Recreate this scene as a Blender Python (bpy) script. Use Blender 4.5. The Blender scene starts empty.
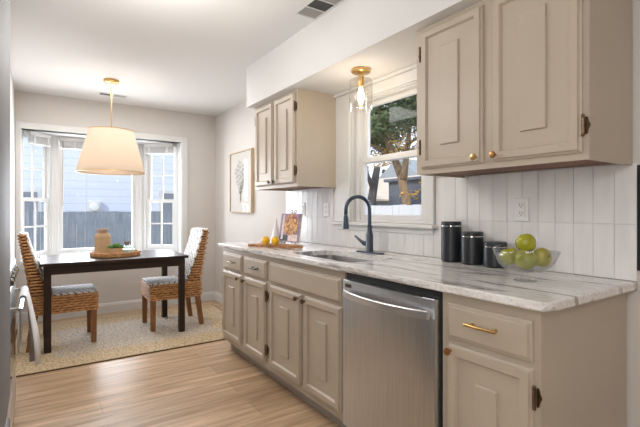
import bpy, bmesh, math, random
from mathutils import Vector, Matrix, Euler
random.seed(7)
PI = math.pi
S = bpy.context.scene
C = S.collection

# ------------------------------------------------------------------ camera
cam_d = bpy.data.cameras.new('camera')
cam_d.lens = 418.0 / 640.0 * 36.0
cam_d.sensor_width = 36.0
cam_d.shift_y = -3.3 / 640.0
cam_d.clip_start = 0.02
cam = bpy.data.objects.new('camera', cam_d)
C.objects.link(cam)
cam.location = (0, 0, 1.19)
cam.rotation_euler = (PI / 2, 0, -math.radians(33.87))
S.camera = cam

# ------------------------------------------------------------------ world, sun, large lights, exposure
S.view_settings.view_transform = 'Standard'
S.view_settings.look = 'None'
S.view_settings.gamma = 1.0
S.view_settings.use_curve_mapping = False
S.view_settings.exposure = 0.57

W = bpy.data.worlds.new('world')
S.world = W
W.use_nodes = True
wn = W.node_tree
wn.nodes.clear()
w_out = wn.nodes.new('ShaderNodeOutputWorld')
w_bg = wn.nodes.new('ShaderNodeBackground')
w_tc = wn.nodes.new('ShaderNodeTexCoord')
w_sep = wn.nodes.new('ShaderNodeSeparateXYZ')
w_ramp = wn.nodes.new('ShaderNodeValToRGB')
w_ramp.color_ramp.elements[0].position = 0.0
w_ramp.color_ramp.elements[0].color = (0.93, 0.95, 1.0, 1)
w_ramp.color_ramp.elements[1].position = 0.55
w_ramp.color_ramp.elements[1].color = (0.62, 0.78, 1.0, 1)
wn.links.new(w_tc.outputs['Generated'], w_sep.inputs[0])
wn.links.new(w_sep.outputs['Z'], w_ramp.inputs[0])
wn.links.new(w_ramp.outputs[0], w_bg.inputs['Color'])
wn.links.new(w_bg.outputs[0], w_out.inputs['Surface'])
w_bg.inputs['Strength'].default_value = 1.15

def light(name, kind, loc, energy, color, rot=(0, 0, 0), size=None, size_y=None, radius=None, angle=None):
    d = bpy.data.lights.new(name, kind)
    d.energy = energy
    d.color = color
    if kind == 'AREA':
        d.shape = 'RECTANGLE'
        d.size = size
        d.size_y = size_y or size
    if radius is not None:
        d.shadow_soft_size = radius
    if angle is not None:
        d.angle = angle
    o = bpy.data.objects.new(name, d)
    C.objects.link(o)
    o.location = loc
    o.rotation_euler = rot
    return o

# low afternoon sun from behind the house: it travels towards +X, +Y
sd = Vector((0.80, 0.45, -0.55)).normalized()
light('sun', 'SUN', (-20, -10, 20), 1.9, (1.0, 0.93, 0.82), sd.to_track_quat('-Z', 'Y').to_euler(), angle=0.02)
# ceiling light of the kitchen, followed by added fill lights
light('ceiling_light_kitchen', 'POINT', (0.45, 2.215, 1.98), 13.5, (1.0, 0.97, 0.94), radius=.16)
light('fill_light_behind_camera', 'POINT', (-0.3, -0.9, 2.05), 11, (1.0, 0.97, 0.94), radius=.2)  # added fill behind the camera, no lamp hangs there
light('fill_light_left', 'AREA', (-0.83, -0.25, 1.45), 15, (1.0, 0.98, 0.96), (0, -PI / 2, 0), 1.4, 1.1)  # added fill from the left, the wall has no window here
light('fill_light_dining', 'AREA', (0.7, 4.2, 2.41), 15, (1.0, 0.98, 0.95), (0, 0, 0), 1.4, 1.2)  # added overhead fill for the dining end, without a fixture
# daylight coming in through the bay and through the sink window
light('daylight_bay_middle', 'AREA', (0.605, 6.22, 1.45), 62, (0.95, 0.97, 1.0), (-PI / 2, 0, 0), 1.3, 1.4)
light('daylight_bay_side', 'AREA', (1.63, 6.06, 1.45), 18, (0.95, 0.97, 1.0), (-PI / 2, 0, math.radians(-40)), 0.6, 1.4)
light('daylight_sink_window', 'AREA', (2.95, 2.10, 1.75), 8, (0.96, 0.98, 1.0), (0, PI / 2, 0), 0.9, 0.8)

# ------------------------------------------------------------------ materials
def mat(name, color=(0.8, 0.8, 0.8), rough=0.5, metal=0.0, noise=None, bump=None, spec=0.5, coat=0.0, trans=0.0, ior=1.45, emit=None, estr=0.0):
    """noise=(scale, amount, stretch) varies the colour; bump=(scale, strength, stretch)."""
    m = bpy.data.materials.new(name)
    m.use_nodes = True
    nt = m.node_tree
    b = nt.nodes['Principled BSDF']
    b.inputs['Base Color'].default_value = (*color, 1)
    b.inputs['Roughness'].default_value = rough
    b.inputs['Metallic'].default_value = metal
    b.inputs['Specular IOR Level'].default_value = spec
    b.inputs['Coat Weight'].default_value = coat
    b.inputs['Transmission Weight'].default_value = trans
    b.inputs['IOR'].default_value = ior
    if emit:
        b.inputs['Emission Color'].default_value = (*emit, 1)
        b.inputs['Emission Strength'].default_value = estr
    tc = nt.nodes.new('ShaderNodeTexCoord')
    def noise_node(scale, stretch):
        mp = nt.nodes.new('ShaderNodeMapping')
        mp.inputs['Scale'].default_value = stretch
        nt.links.new(tc.outputs['Object'], mp.inputs[0])
        n = nt.nodes.new('ShaderNodeTexNoise')
        n.inputs['Scale'].default_value = scale
        n.inputs['Detail'].default_value = 5
        nt.links.new(mp.outputs[0], n.inputs['Vector'])
        return n
    if noise:
        n = noise_node(noise[0], noise[2] if len(noise) > 2 else (1, 1, 1))
        r = nt.nodes.new('ShaderNodeValToRGB')
        k = noise[1]
        r.color_ramp.elements[0].position = 0.3
        r.color_ramp.elements[1].position = 0.7
        r.color_ramp.elements[0].color = (*[c * (1 - k) for c in color], 1)
        r.color_ramp.elements[1].color = (*[min(1, c * (1 + k)) for c in color], 1)
        nt.links.new(n.outputs['Fac'], r.inputs[0])
        nt.links.new(r.outputs[0], b.inputs['Base Color'])
    if bump:
        n = noise_node(bump[0], bump[2] if len(bump) > 2 else (1, 1, 1))
        bp = nt.nodes.new('ShaderNodeBump')
        bp.inputs['Strength'].default_value = bump[1]
        bp.inputs['Distance'].default_value = 0.01
        nt.links.new(n.outputs['Fac'], bp.inputs['Height'])
        nt.links.new(bp.outputs[0], b.inputs['Normal'])
    return m

def nodes_of(m):
    return m.node_tree, m.node_tree.nodes['Principled BSDF']

def add(nt, t, **kw):
    n = nt.nodes.new(t)
    for k, v in kw.items():
        setattr(n, k, v)
    return n

def thin_glass(name, tint=(1, 1, 1), refl=0.12, edge=.75):
    m = bpy.data.materials.new(name)
    m.use_nodes = True
    nt = m.node_tree
    nt.nodes.clear()
    o = add(nt, 'ShaderNodeOutputMaterial')
    mx = add(nt, 'ShaderNodeMixShader')
    tr = add(nt, 'ShaderNodeBsdfTransparent')
    tr.inputs[0].default_value = (*tint, 1)
    gl = add(nt, 'ShaderNodeBsdfGlossy')
    gl.inputs['Roughness'].default_value = 0.02
    lw = add(nt, 'ShaderNodeLayerWeight')
    lw.inputs['Blend'].default_value = 0.5
    pw = add(nt, 'ShaderNodeMath', operation='POWER')
    pw.inputs[1].default_value = 4.0
    nt.links.new(lw.outputs['Facing'], pw.inputs[0])
    ma = add(nt, 'ShaderNodeMath', operation='MULTIPLY_ADD')
    ma.inputs[1].default_value = edge
    ma.inputs[2].default_value = refl * 0.4
    nt.links.new(pw.outputs[0], ma.inputs[0])
    nt.links.new(ma.outputs[0], mx.inputs[0])
    nt.links.new(tr.outputs[0], mx.inputs[1])
    nt.links.new(gl.outputs[0], mx.inputs[2])
    nt.links.new(mx.outputs[0], o.inputs[0])
    return m

M = {}
M['wall'] = mat('wall_paint', (0.63, 0.60, 0.57), 0.7, bump=(220, 0.03))
M['ceiling'] = mat('ceiling_paint', (0.76, 0.755, 0.745), 0.8, bump=(160, 0.03))
M['trim'] = mat('white_trim_paint', (0.70, 0.70, 0.69), 0.42)
M['cab'] = mat('greige_cabinet_paint', (0.49, 0.42, 0.335), 0.38, noise=(3.0, 0.04), bump=(60, 0.03, (1, 1, 0.15)))
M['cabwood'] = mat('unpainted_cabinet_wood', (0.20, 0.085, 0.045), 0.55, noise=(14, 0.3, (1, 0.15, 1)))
M['toekick'] = mat('toe_kick_paint', (0.42, 0.38, 0.34), 0.5)
M['brass'] = mat('brushed_brass', (0.62, 0.41, 0.16), 0.28, 1.0)
M['bronze'] = mat('antique_bronze', (0.16, 0.10, 0.055), 0.38, 0.85, noise=(90, 0.35))
M['copper'] = mat('aged_copper_brass', (0.46, 0.24, 0.10), 0.35, 0.9)
M['pewter'] = mat('dark_pewter', (0.13, 0.11, 0.09), 0.32, 0.9)
M['steel'] = mat('brushed_stainless', (0.64, 0.665, 0.70), 0.30, 1.0, noise=(9, 0.07, (1, 14, 0.4)), bump=(60, 0.02, (1, 1, 0.02)))
M['steel_dark'] = mat('dark_stainless', (0.20, 0.20, 0.205), 0.6, 0.0, noise=(9, 0.06, (1, 8, 0.4)), spec=0.2)
M['sinksteel'] = mat('satin_sink_steel', (0.24, 0.235, 0.23), 0.42, 1.0)
M['handle'] = mat('satin_steel_bar', (0.72, 0.72, 0.73), 0.34, 1.0)
M['chrome'] = mat('chrome', (0.75, 0.75, 0.76), 0.12, 1.0)
M['black'] = mat('black_plastic', (0.012, 0.012, 0.013), 0.42)
M['rubber'] = mat('dark_rubber', (0.02, 0.02, 0.02), 0.6)
M['canister'] = mat('black_canister_glaze', (0.016, 0.019, 0.023), 0.40)
M['faucet'] = mat('matte_gunmetal', (0.075, 0.095, 0.125), 0.3, 0.75)
M['plastic'] = mat('white_plastic', (0.78, 0.78, 0.77), 0.35)
M['pictureglass'] = thin_glass('picture_glass', (1, 1, 1), 0.03, .2)
M['glass'] = thin_glass('window_glass', (0.97, 0.98, 1.0), 0.05)
M['shadeglass'] = thin_glass('lamp_glass', (0.985, 0.975, 0.96), 0.11)
M['bowlglass'] = thin_glass('bowl_glass', (0.94, 0.95, 0.95), 0.24)
M['bottleglass'] = thin_glass('bottle_glass', (0.93, 0.97, 0.96), 0.14)
M['darkwood'] = mat('espresso_wood', (0.030, 0.016, 0.012), 0.36, noise=(12, 0.3, (0.2, 3, 3)), spec=0.4)
M['legwood'] = mat('chestnut_wood', (0.27, 0.115, 0.045), 0.42, noise=(25, 0.3, (3, 3, 0.3)))
M['boardwood'] = mat('acacia_board_wood', (0.42, 0.21, 0.09), 0.5, noise=(22, 0.45, (3, 0.4, 3)))
M['framewood'] = mat('light_oak_frame', (0.60, 0.46, 0.30), 0.5, noise=(30, 0.15, (4, 4, 0.4)))
M['planter'] = mat('pale_wood_planter', (0.52, 0.35, 0.20), 0.55, noise=(30, 0.15))
M['paper'] = mat('white_mat_paper', (0.62, 0.60, 0.56), 0.8)
M['ink'] = mat('grey_ink', (0.34, 0.33, 0.32), 0.9)
M['soil'] = mat('dark_soil', (0.05, 0.035, 0.025), 0.95)
M['succulent'] = mat('succulent_green', (0.12, 0.26, 0.07), 0.5, noise=(40, 0.5))
M['apple'] = mat('green_apple_skin', (0.38, 0.38, 0.03), 0.24, noise=(9, 0.28))
M['pear'] = mat('yellow_green_apple_skin', (0.55, 0.47, 0.035), 0.25, noise=(9, 0.25))
M['stem'] = mat('brown_stem', (0.10, 0.055, 0.02), 0.7)
M['lemon'] = mat('lemon_skin', (0.83, 0.47, 0.012), 0.38, noise=(30, 0.08), bump=(160, 0.2))
M['ceramic'] = mat('white_ceramic', (0.83, 0.82, 0.80), 0.3)
M['linen'] = mat('grey_linen', (0.80, 0.81, 0.83), 0.9, noise=(70, 0.08), bump=(300, 0.15))
M['blind'] = mat('white_blind_slat', (0.78, 0.78, 0.77), 0.45)
M['wand'] = mat('amber_wand', (0.35, 0.24, 0.14), 0.3)
M['oven_glass'] = mat('black_oven_glass', (0.01, 0.01, 0.012), 0.08)
M['fence'] = mat('weathered_grey_fence', (0.19, 0.215, 0.25), 0.8, noise=(5, 0.22, (6, 1, 0.5)))
M['shed'] = mat('dark_grey_boards', (0.13, 0.14, 0.17), 0.8, noise=(6, 0.15, (4, 4, 0.5)))
M['vinyl'] = mat('white_vinyl', (0.62, 0.62, 0.62), 0.5)
M['roof'] = mat('tan_shingle_roof', (0.62, 0.49, 0.36), 0.85, noise=(8, 0.12))
M['roofgrey'] = mat('grey_shingle_roof', (0.30, 0.32, 0.33), 0.85, noise=(8, 0.12))
M['ground'] = mat('dry_lawn', (0.30, 0.26, 0.15), 0.95, noise=(3, 0.3))
M['bark'] = mat('tan_bark', (0.24, 0.155, 0.085), 0.9, noise=(14, 0.35, (2, 2, 0.3)), bump=(20, 0.5, (2, 2, 0.3)))
M['darkbark'] = mat('dark_bark', (0.07, 0.065, 0.06), 0.9, noise=(14, 0.3))
M['leafgreen'] = mat('dark_green_leaf', (0.10, 0.14, 0.06), 0.7, noise=(2.5, 0.4))
M['leafyellow'] = mat('yellow_autumn_leaf', (0.70, 0.42, 0.06), 0.6, noise=(4, 0.3))
M['conifer'] = mat('conifer_green', (0.03, 0.065, 0.045), 0.85)
M['brickdark'] = mat('slate_blue_wall', (0.20, 0.22, 0.26), 0.8)
M['jar'] = mat('tan_ribbed_jar', (0.58, 0.39, 0.23), 0.65, noise=(60, 0.15, (1, 1, 4)))
M['rope'] = mat('pink_beige_rope', (0.52, 0.37, 0.30), 0.8, noise=(120, 0.3))
M['bulb'] = mat('bulb_filament', (1, 0.8, 0.5), 0.3, emit=(1.0, 0.70, 0.36), estr=5.0)
M['lampdisc'] = mat('frosted_lamp_glass', (0.9, 0.9, 0.9), 0.4, emit=(1.0, 0.95, 0.88), estr=4.0)
M['ventlight'] = mat('grey_louver_metal', (0.42, 0.40, 0.38), 0.5, noise=(4, 0.05))
M['ventdark'] = mat('dark_duct_metal', (0.10, 0.10, 0.095), 0.6)
M['purple'] = mat('mauve_cover_paper', (0.30, 0.19, 0.28), 0.35, noise=(16, 0.35))
M['coverdark'] = mat('dark_blue_cover_print', (0.035, 0.04, 0.06), 0.4, noise=(60, 0.6))  # dark pot printed at the foot of the cover
M['pink'] = mat('pale_pink_cover_print', (0.74, 0.60, 0.58), 0.4, noise=(30, 0.2))

# lamp shade fabric: light passes through it
m = bpy.data.materials.new('cream_shade_linen')
m.use_nodes = True
nt = m.node_tree
nt.nodes.clear()
o_ = add(nt, 'ShaderNodeOutputMaterial')
mx = add(nt, 'ShaderNodeMixShader')
mx.inputs[0].default_value = 0.38
df = add(nt, 'ShaderNodeBsdfDiffuse')
df.inputs[0].default_value = (0.74, 0.66, 0.57, 1)
tl = add(nt, 'ShaderNodeBsdfTranslucent')
tl.inputs[0].default_value = (0.80, 0.70, 0.58, 1)
nt.links.new(df.outputs[0], mx.inputs[1])
nt.links.new(tl.outputs[0], mx.inputs[2])
nt.links.new(mx.outputs[0], o_.inputs[0])
M['shade'] = m

# granite: pale grey with soft veins that run along the counter
m = mat('veined_granite', (0.7, 0.7, 0.7), 0.12)
nt, b = nodes_of(m)
tc = add(nt, 'ShaderNodeTexCoord')
mp = add(nt, 'ShaderNodeMapping')
mp.inputs['Rotation'].default_value = (0, 0, math.radians(9))
mp.inputs['Scale'].default_value = (9.0, 1.0, 5.0)
nt.links.new(tc.outputs['Object'], mp.inputs[0])
n1 = add(nt, 'ShaderNodeTexNoise')
n1.inputs['Scale'].default_value = 1.5
n1.inputs['Detail'].default_value = 9
n1.inputs['Roughness'].default_value = 0.62
n1.inputs['Distortion'].default_value = 1.3
nt.links.new(mp.outputs[0], n1.inputs['Vector'])
r1 = add(nt, 'ShaderNodeValToRGB')
e = r1.color_ramp.elements
e[0].position, e[0].color = 0.30, (0.22, 0.195, 0.18, 1)
e[1].position, e[1].color = 0.72, (0.90, 0.885, 0.87, 1)
x = e.new(0.42); x.color = (0.42, 0.40, 0.385, 1)
x = e.new(0.50); x.color = (0.86, 0.845, 0.825, 1)
x = e.new(0.60); x.color = (0.72, 0.695, 0.675, 1)
nt.links.new(n1.outputs['Fac'], r1.inputs[0])
n2 = add(nt, 'ShaderNodeTexNoise')
n2.inputs['Scale'].default_value = 95
n2.inputs['Detail'].default_value = 3
nt.links.new(tc.outputs['Object'], n2.inputs['Vector'])
r2 = add(nt, 'ShaderNodeValToRGB')
r2.color_ramp.elements[0].position, r2.color_ramp.elements[0].color = 0.33, (0.72, 0.72, 0.72, 1)
r2.color_ramp.elements[1].position, r2.color_ramp.elements[1].color = 0.5, (1, 1, 1, 1)
nt.links.new(n2.outputs['Fac'], r2.inputs[0])
mm = add(nt, 'ShaderNodeMix', data_type='RGBA', blend_type='MULTIPLY')
mm.inputs[0].default_value = 0.55
nt.links.new(r1.outputs[0], mm.inputs[6])
nt.links.new(r2.outputs[0], mm.inputs[7])
nt.links.new(mm.outputs[2], b.inputs['Base Color'])
M['granite'] = m

def tile_mat(name, axes, bw, rh, offset, origin, c1, c2, mortar, msize, rough, grain=None, bumpk=0.0):
    """A brick pattern over two object axes; axes gives which axis runs along the row and which stacks the rows."""
    m = mat(name, c1, rough)
    nt, b = nodes_of(m)
    tc = add(nt, 'ShaderNodeTexCoord')
    sp = add(nt, 'ShaderNodeSeparateXYZ')
    cb = add(nt, 'ShaderNodeCombineXYZ')
    nt.links.new(tc.outputs['Object'], sp.inputs[0])
    for k in range(2):
        ad = add(nt, 'ShaderNodeMath', operation='SUBTRACT')
        ad.inputs[1].default_value = origin[k]
        nt.links.new(sp.outputs[axes[k]], ad.inputs[0])
        nt.links.new(ad.outputs[0], cb.inputs[k])
    br = add(nt, 'ShaderNodeTexBrick')
    br.offset = offset
    br.offset_frequency = 2
    br.squash = 1.0
    br.inputs['Scale'].default_value = 1.0
    br.inputs['Brick Width'].default_value = bw
    br.inputs['Row Height'].default_value = rh
    br.inputs['Mortar Size'].default_value = msize
    br.inputs['Mortar Smooth'].default_value = 0.2
    br.inputs['Bias'].default_value = 0.0
    br.inputs['Color1'].default_value = (*c1, 1)
    br.inputs['Color2'].default_value = (*c2, 1)
    br.inputs['Mortar'].default_value = (*mortar, 1)
    nt.links.new(cb.outputs[0], br.inputs['Vector'])
    col = br.outputs['Color']
    if grain:
        mp = add(nt, 'ShaderNodeMapping')
        mp.inputs['Scale'].default_value = grain[1]
        nt.links.new(tc.outputs['Object'], mp.inputs[0])
        n = add(nt, 'ShaderNodeTexNoise')
        n.inputs['Scale'].default_value = grain[0]
        n.inputs['Detail'].default_value = 6
        n.inputs['Distortion'].default_value = 0.6
        nt.links.new(mp.outputs[0], n.inputs['Vector'])
        r = add(nt, 'ShaderNodeValToRGB')
        k = grain[2]
        r.color_ramp.elements[0].position, r.color_ramp.elements[0].color = 0.3, (1 - k, 1 - k * 1.1, 1 - k * 1.25, 1)
        r.color_ramp.elements[1].position, r.color_ramp.elements[1].color = 0.7, (1, 1, 1, 1)
        nt.links.new(n.outputs['Fac'], r.inputs[0])
        mm = add(nt, 'ShaderNodeMix', data_type='RGBA', blend_type='MULTIPLY')
        mm.inputs[0].default_value = 1.0
        nt.links.new(col, mm.inputs[6])
        nt.links.new(r.outputs[0], mm.inputs[7])
        col = mm.outputs[2]
    nt.links.new(col, b.inputs['Base Color'])
    if bumpk:
        bp = add(nt, 'ShaderNodeBump')
        bp.inputs['Strength'].default_value = bumpk
        bp.inputs['Distance'].default_value = 0.003
        bp.invert = True
        nt.links.new(br.outputs['Fac'], bp.inputs['Height'])
        nz = add(nt, 'ShaderNodeTexNoise')
        nz.inputs['Scale'].default_value = 22
        nt.links.new(tc.outputs['Object'], nz.inputs['Vector'])
        b2 = add(nt, 'ShaderNodeBump')
        b2.inputs['Strength'].default_value = 0.12
        b2.inputs['Distance'].default_value = 0.01
        nt.links.new(nz.outputs['Fac'], b2.inputs['Height'])
        nt.links.new(bp.outputs[0], b2.inputs['Normal'])
        nt.links.new(b2.outputs[0], b.inputs['Normal'])
    return m

M['tile'] = mat('white_glazed_tile', (0.76, 0.755, 0.75), 0.18, spec=0.35, noise=(6, 0.05, (1, 3, 0.6)), bump=(26, 0.10))
M['grout'] = mat('pale_grout', (0.78, 0.77, 0.76), 0.9)
M['floor'] = tile_mat('light_oak_planks', ('X', 'Y'), 1.22, 0.18, 0.37, (0.31, 0.05), (0.74, 0.54, 0.365), (0.54, 0.375, 0.235), (0.30, 0.19, 0.10), 0.0012, 0.34, (6, (0.35, 4.5, 1), 0.48), 0.15)
M['siding'] = tile_mat('pale_blue_lap_siding', ('X', 'Z'), 30.0, 0.19, 0.0, (0, 0), (0.66, 0.70, 0.82), (0.66, 0.70, 0.82), (0.54, 0.58, 0.70), 0.010, 0.7)

# jute rug with a greyer field inside a tan border
m = mat('woven_jute', (0.5, 0.38, 0.24), 0.95)
nt, b = nodes_of(m)
tc = add(nt, 'ShaderNodeTexCoord')
vo = add(nt, 'ShaderNodeTexVoronoi')
vo.inputs['Scale'].default_value = 46
nt.links.new(tc.outputs['Object'], vo.inputs['Vector'])
rv = add(nt, 'ShaderNodeValToRGB')
rv.color_ramp.elements[0].position, rv.color_ramp.elements[0].color = 0.1, (0.74, 0.60, 0.41, 1)
rv.color_ramp.elements[1].position, rv.color_ramp.elements[1].color = 0.75, (0.46, 0.335, 0.20, 1)
nt.links.new(vo.outputs['Distance'], rv.inputs[0])
gr = add(nt, 'ShaderNodeValToRGB')
gr.color_ramp.elements[0].position, gr.color_ramp.elements[0].color = 0.1, (0.72, 0.68, 0.63, 1)
gr.color_ramp.elements[1].position, gr.color_ramp.elements[1].color = 0.8, (0.42, 0.38, 0.34, 1)
nt.links.new(vo.outputs['Distance'], gr.inputs[0])
sp = add(nt, 'ShaderNodeSeparateXYZ')
nt.links.new(tc.outputs['Object'], sp.inputs[0])
def mth(op, a_, b_=None):
    n = add(nt, 'ShaderNodeMath', operation=op)
    for k, v in enumerate((a_, b_)):
        if v is None:
            continue
        if isinstance(v, (int, float)):
            n.inputs[k].default_value = v
        else:
            nt.links.new(v, n.inputs[k])
    return n.outputs[0]
ax = mth('DIVIDE', mth('ABSOLUTE', sp.outputs['X']), 0.72)
ay = mth('DIVIDE', mth('ABSOLUTE', sp.outputs['Y']), 0.48)
nz = add(nt, 'ShaderNodeTexNoise')
nz.inputs['Scale'].default_value = 7
nz.inputs['Detail'].default_value = 5
nt.links.new(tc.outputs['Object'], nz.inputs['Vector'])
dd = mth('ADD', mth('MAXIMUM', ax, ay), mth('MULTIPLY', mth('SUBTRACT', nz.outputs['Fac'], 0.5), 0.7))
rr = add(nt, 'ShaderNodeValToRGB')
rr.color_ramp.elements[0].position, rr.color_ramp.elements[0].color = 0.85, (1, 1, 1, 1)
rr.color_ramp.elements[1].position, rr.color_ramp.elements[1].color = 1.0, (0, 0, 0, 1)
nt.links.new(dd, rr.inputs[0])
mr = add(nt, 'ShaderNodeMix', data_type='RGBA')
nt.links.new(mth('MULTIPLY', rr.outputs[0], 0.55), mr.inputs[0])
nt.links.new(rv.outputs[0], mr.inputs[6])
nt.links.new(gr.outputs[0], mr.inputs[7])
nt.links.new(mr.outputs[2], b.inputs['Base Color'])
bp = add(nt, 'ShaderNodeBump')
bp.inputs['Strength'].default_value = 0.8
bp.inputs['Distance'].default_value = 0.01
nt.links.new(vo.outputs['Distance'], bp.inputs['Height'])
bp.invert = True
nt.links.new(bp.outputs[0], b.inputs['Normal'])
M['rug'] = m
M['rugedge'] = mat('dark_rug_binding', (0.12, 0.065, 0.03), 0.9)

# rattan strands: colour changes from strand to strand
M['rattan'] = mat('rattan_strand', (0.58, 0.30, 0.125), 0.5, noise=(30, 0.45, (1, 1, 2.2)))
M['rattan_core'] = mat('rattan_core', (0.09, 0.04, 0.018), 0.8)

# black and white zigzag weave of the seats and backs
m = mat('black_white_zigzag_weave', (0.5, 0.5, 0.5), 0.8)
nt, b = nodes_of(m)
tc = add(nt, 'ShaderNodeTexCoord')
wv = add(nt, 'ShaderNodeTexWave')
wv.wave_type = 'BANDS'
wv.bands_direction = 'DIAGONAL'
wv.inputs['Scale'].default_value = 12
wv.inputs['Distortion'].default_value = 1.6
wv.inputs['Detail'].default_value = 0
wv.inputs['Detail Scale'].default_value = 6
nt.links.new(tc.outputs['Object'], wv.inputs['Vector'])
r = add(nt, 'ShaderNodeValToRGB')
r.color_ramp.elements[0].position, r.color_ramp.elements[0].color = 0.10, (0.06, 0.07, 0.08, 1)
r.color_ramp.elements[1].position, r.color_ramp.elements[1].color = 0.18, (0.80, 0.77, 0.74, 1)
nt.links.new(wv.outputs['Fac'], r.inputs[0])
nt.links.new(r.outputs[0], b.inputs['Base Color'])
M['zigzag'] = m

# baked pie on the cookbook cover
m = mat('golden_crust_print', (0.6, 0.3, 0.1), 0.4)
nt, b = nodes_of(m)
tc = add(nt, 'ShaderNodeTexCoord')
vo = add(nt, 'ShaderNodeTexVoronoi')
vo.inputs['Scale'].default_value = 48
nt.links.new(tc.outputs['Object'], vo.inputs['Vector'])
r = add(nt, 'ShaderNodeValToRGB')
r.color_ramp.elements[0].position, r.color_ramp.elements[0].color = 0.15, (0.88, 0.50, 0.16, 1)
r.color_ramp.elements[1].position, r.color_ramp.elements[1].color = 0.8, (0.22, 0.06, 0.02, 1)
nt.links.new(vo.outputs['Distance'], r.inputs[0])
nt.links.new(r.outputs[0], b.inputs['Base Color'])
M['pie'] = m

# ------------------------------------------------------------------ mesh helpers
class MB:
    def __init__(self):
        self.bm = bmesh.new()

    def box(self, x0, x1, y0, y1, z0, z1, bev=0.0, seg=2):
        bm = self.bm
        vs = [bm.verts.new((x, y, z)) for x in (x0, x1) for y in (y0, y1) for z in (z0, z1)]
        fs = [(0, 1, 3, 2), (4, 6, 7, 5), (0, 4, 5, 1), (2, 3, 7, 6), (0, 2, 6, 4), (1, 5, 7, 3)]
        faces = [bm.faces.new([vs[i] for i in f]) for f in fs]
        if bev > 0:
            es = list({e for f in faces for e in f.edges})
            bmesh.ops.bevel(bm, geom=es, offset=bev, segments=seg, profile=0.5, affect='EDGES')
        return self

    def loft(self, rings, cap0=True, cap1=True, closed=True):
        bm = self.bm
        vr = [[bm.verts.new(p) for p in ring] for ring in rings]
        n = len(vr[0])
        for a, b in zip(vr, vr[1:]):
            for i in range(n if closed else n - 1):
                j = (i + 1) % n
                bm.faces.new((a[i], a[j], b[j], b[i]))
        if cap0 and n > 2:
            bm.faces.new(list(reversed(vr[0])))
        if cap1 and n > 2:
            bm.faces.new(vr[-1])
        return self

    def lathe(self, prof, c=(0, 0, 0), axis='Z', seg=28, close=False, warp=None):
        c = Vector(c)
        rings = []
        for r, h in prof:
            ring = []
            for i in range(seg):
                a = 2 * PI * i / seg
                rr, hh = (r, h) if warp is None else warp(r, h, a)
                x, y = rr * math.cos(a), rr * math.sin(a)
                if axis == 'Z':
                    p = Vector((x, y, hh))
                elif axis == 'X':
                    p = Vector((hh, x, y))
                else:
                    p = Vector((y, hh, x))
                ring.append(c + p)
            rings.append(ring)
        if close:
            rings.append(rings[0])
            return self.loft(rings, False, False)
        return self.loft(rings, prof[0][0] > 1e-6, prof[-1][0] > 1e-6)

    def tube(self, pts, r, seg=8, caps=True):
        pts = [Vector(p) for p in pts]
        n = len(pts)
        rs = r if isinstance(r, (list, tuple)) else [r] * n
        up = Vector((0, 0, 1))
        t0 = (pts[1] - pts[0]).normalized()
        if abs(t0.dot(up)) > 0.9:
            up = Vector((1, 0, 0))
        nrm = (up - t0 * up.dot(t0)).normalized()
        rings = []
        for i, p in enumerate(pts):
            t = (pts[min(i + 1, n - 1)] - pts[max(i - 1, 0)]).normalized()
            nrm = (nrm - t * nrm.dot(t)).normalized()
            bn = t.cross(nrm)
            rings.append([p + rs[i] * (math.cos(a) * nrm + math.sin(a) * bn) for a in [2 * PI * k / seg for k in range(seg)]])
        return self.loft(rings, caps, caps)

    def ring_tube(self, pts, r, seg=6):
        """A closed loop of tube in planes that contain the vertical."""
        pts = [Vector(p) for p in pts]
        n = len(pts)
        rings = []
        for i, p in enumerate(pts):
            t = (pts[(i + 1) % n] - pts[i - 1]).normalized()
            nrm = Vector((0, 0, 1))
            bn = t.cross(nrm).normalized()
            rings.append([p + r * (math.cos(a) * bn + math.sin(a) * nrm) for a in [2 * PI * k / seg for k in range(seg)]])
        rings.append(rings[0])
        return self.loft(rings, False, False)

    def prism(self, poly, axis, a0, a1):
        """poly in the two axes other than `axis`, swept from a0 to a1."""
        def pt(p, a):
            if axis == 'X':
                return (a, p[0], p[1])
            if axis == 'Y':
                return (p[0], a, p[1])
            return (p[0], p[1], a)
        return self.loft([[pt(p, a0) for p in poly], [pt(p, a1) for p in poly]])

    def ball(self, c, r, seg=20, sc=(1, 1, 1)):
        n = 12
        self.lathe([(r * math.sin(PI * k / n) if 0 < k < n else 0.0005, -r * math.cos(PI * k / n)) for k in range(n + 1)], (0, 0, 0), 'Z', seg)
        bmesh.ops.transform(self.bm, matrix=Matrix.Translation(c) @ Matrix.Diagonal((*sc, 1)), verts=self.bm.verts[-(n + 1) * seg:])
        return self

    def build(self, name, material, parent=None, loc=None, smooth=None):
        bm = self.bm
        bmesh.ops.remove_doubles(bm, verts=bm.verts, dist=1e-6)
        bmesh.ops.recalc_face_normals(bm, faces=bm.faces)
        off = Vector((0, 0, 0))
        if parent is not None:
            p = parent
            while p is not None:
                off += p.location
                p = p.parent
        elif loc is not None:
            off = Vector(loc)
        if off.length > 0:
            bmesh.ops.translate(bm, vec=-off, verts=bm.verts)
        me = bpy.data.meshes.new(name)
        bm.to_mesh(me)
        bm.free()
        me.materials.append(material)
        if smooth:
            for p in me.polygons:
                p.use_smooth = True
            if smooth is not True:
                me.set_sharp_from_angle(angle=math.radians(smooth))
        o = bpy.data.objects.new(name, me)
        C.objects.link(o)
        if parent is not None:
            o.parent = parent
        elif loc is not None:
            o.location = loc
        return o

def tag(o, label, cat, group=None, kind=None):
    o['label'] = label
    o['category'] = cat
    if group:
        o['group'] = group
    if kind:
        o['kind'] = kind
    return o

def thing(name, loc, label, cat, group=None):
    o = bpy.data.objects.new(name, None)
    o.empty_display_size = 0.1
    C.objects.link(o)
    o.location = loc
    return tag(o, label, cat, group)

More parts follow.
